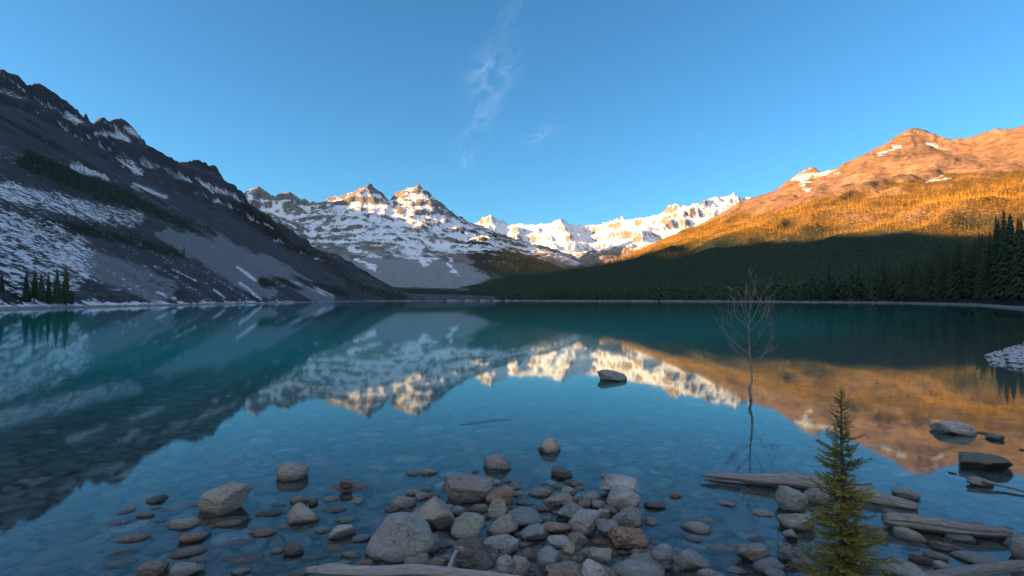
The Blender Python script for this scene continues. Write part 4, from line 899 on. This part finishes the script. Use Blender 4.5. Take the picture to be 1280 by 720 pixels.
# the tops against the view decide which ones show: front rows near the shore first, largest first
sdn = bil(SD, near[:, 0], near[:, 1]); showf = (ppx > 640) & (ppx < 1300) & (sdn < 42)
order = np.argsort(-(hpx*showf)); sel = order[:268]; selset = np.zeros(len(near), bool); selset[sel] = True
def tree_at(x, y, z, h, label, group, kv, cat='conifer'):
    e = bpy.data.objects.new('conifer', None); col.objects.link(e); e.location = (x, y, z); e.scale = (h, h, h); e.rotation_euler = (random.uniform(-.02, .02), random.uniform(-.02, .02), random.uniform(0, 6.28)); e['label'] = label; e['category'] = cat; e['group'] = group
    for nm_, me_ in (('trunk', TRM), ('crown', CRN[kv % len(CRN)])):
        o = bpy.data.objects.new(nm_, me_); col.objects.link(o); o.parent = e
    return e
for q, i in enumerate(sel):
    x, y, z, h = near[i]; px = ppx[i]
    lb = 'dark conifer in the front of the forest wall on the right shore' if px > 1000 else 'dark conifer in the distant wall of trees beyond the lake'
    tree_at(x, y, z, h, lb, 'conifers along the right shore' if px > 1000 else 'conifers along the far shore', q)
# the grove on the left shore
GRV = [(33, 378, 34, 'first conifer from the left in the small grove'), (43, 379, 40, 'slim conifer second from the left in the small grove'), (52, 378, 33, 'short conifer third from the left in the small grove'), (61, 380, 36, 'conifer fourth from the left in the small grove'), (72, 380, 42, 'tall conifer second from the right in the small grove'), (83, 382, 46, 'tallest dense conifer at the right of the small grove'), (2, 364, 22, 'small conifer at the far left edge on snowy scree'), (12, 380, 16, 'low bushy conifer near the left edge above the shore'), (90, 381, 20, 'low conifer hugging the right foot of the grove')]
for q, (px, py, hp, lb) in enumerate(GRV):
    a = (px-640)/F; best = None
    for yy in np.arange(60, 400, 0.5):
        h = float(bil(GH, np.array([a*yy]), np.array([yy]))[0])
        if h > 0.3 and 375-F*(h-EYE)/yy <= py: best = (a*yy, yy, h); break
    if best is None: best = (a*104, 104, 1.0)
    e = tree_at(*best, hp*best[1]/F*1.1, lb, 'small grove on the left shore', q+2); e.scale = (e.scale[0]*1.25, e.scale[1]*1.25, e.scale[2])
rest = np.concatenate([near[~selset], *TX[1:]])
def forest_mesh(T_, proto, name, label):
    SVs = []; SFs = []; ti = []; go = []; b_ = 0
    P_ = [conifer_crown(300+i, *proto) for i in range(4)]
    for g_ in range(4):
        t_ = T_[g_::4]; v, f = P_[g_]; n_ = len(t_)
        if not n_: continue
        an = r.uniform(0, 6.28, n_); ca, sa = np.cos(an)[:, None], np.sin(an)[:, None]; h = t_[:, 3:4]; wd = h*r.uniform(.85, 1.25, (n_, 1))
        X_ = t_[:, 0:1] + wd*(v[:, 0]*ca - v[:, 1]*sa); Y_ = t_[:, 1:2] + wd*(v[:, 0]*sa + v[:, 1]*ca); Z_ = t_[:, 2:3] + h*v[:, 2] - 0.02*h
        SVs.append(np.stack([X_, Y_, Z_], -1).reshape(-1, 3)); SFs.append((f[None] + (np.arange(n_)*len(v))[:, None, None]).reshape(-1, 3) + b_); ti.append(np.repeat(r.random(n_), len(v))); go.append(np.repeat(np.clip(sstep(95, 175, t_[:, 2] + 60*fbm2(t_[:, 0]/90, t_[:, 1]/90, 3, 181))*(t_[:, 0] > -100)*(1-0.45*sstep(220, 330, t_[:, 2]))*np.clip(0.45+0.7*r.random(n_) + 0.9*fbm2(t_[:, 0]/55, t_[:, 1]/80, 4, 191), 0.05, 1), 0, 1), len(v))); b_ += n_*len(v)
    return link(name, np_mesh(name, np.concatenate(SVs), np.concatenate(SFs), CON, {'tint': np.concatenate(ti), 'sun_gold': np.concatenate(go)}, smooth=False), kind='stuff', label=label)
dr_ = np.hypot(rest[:, 0], rest[:, 1])

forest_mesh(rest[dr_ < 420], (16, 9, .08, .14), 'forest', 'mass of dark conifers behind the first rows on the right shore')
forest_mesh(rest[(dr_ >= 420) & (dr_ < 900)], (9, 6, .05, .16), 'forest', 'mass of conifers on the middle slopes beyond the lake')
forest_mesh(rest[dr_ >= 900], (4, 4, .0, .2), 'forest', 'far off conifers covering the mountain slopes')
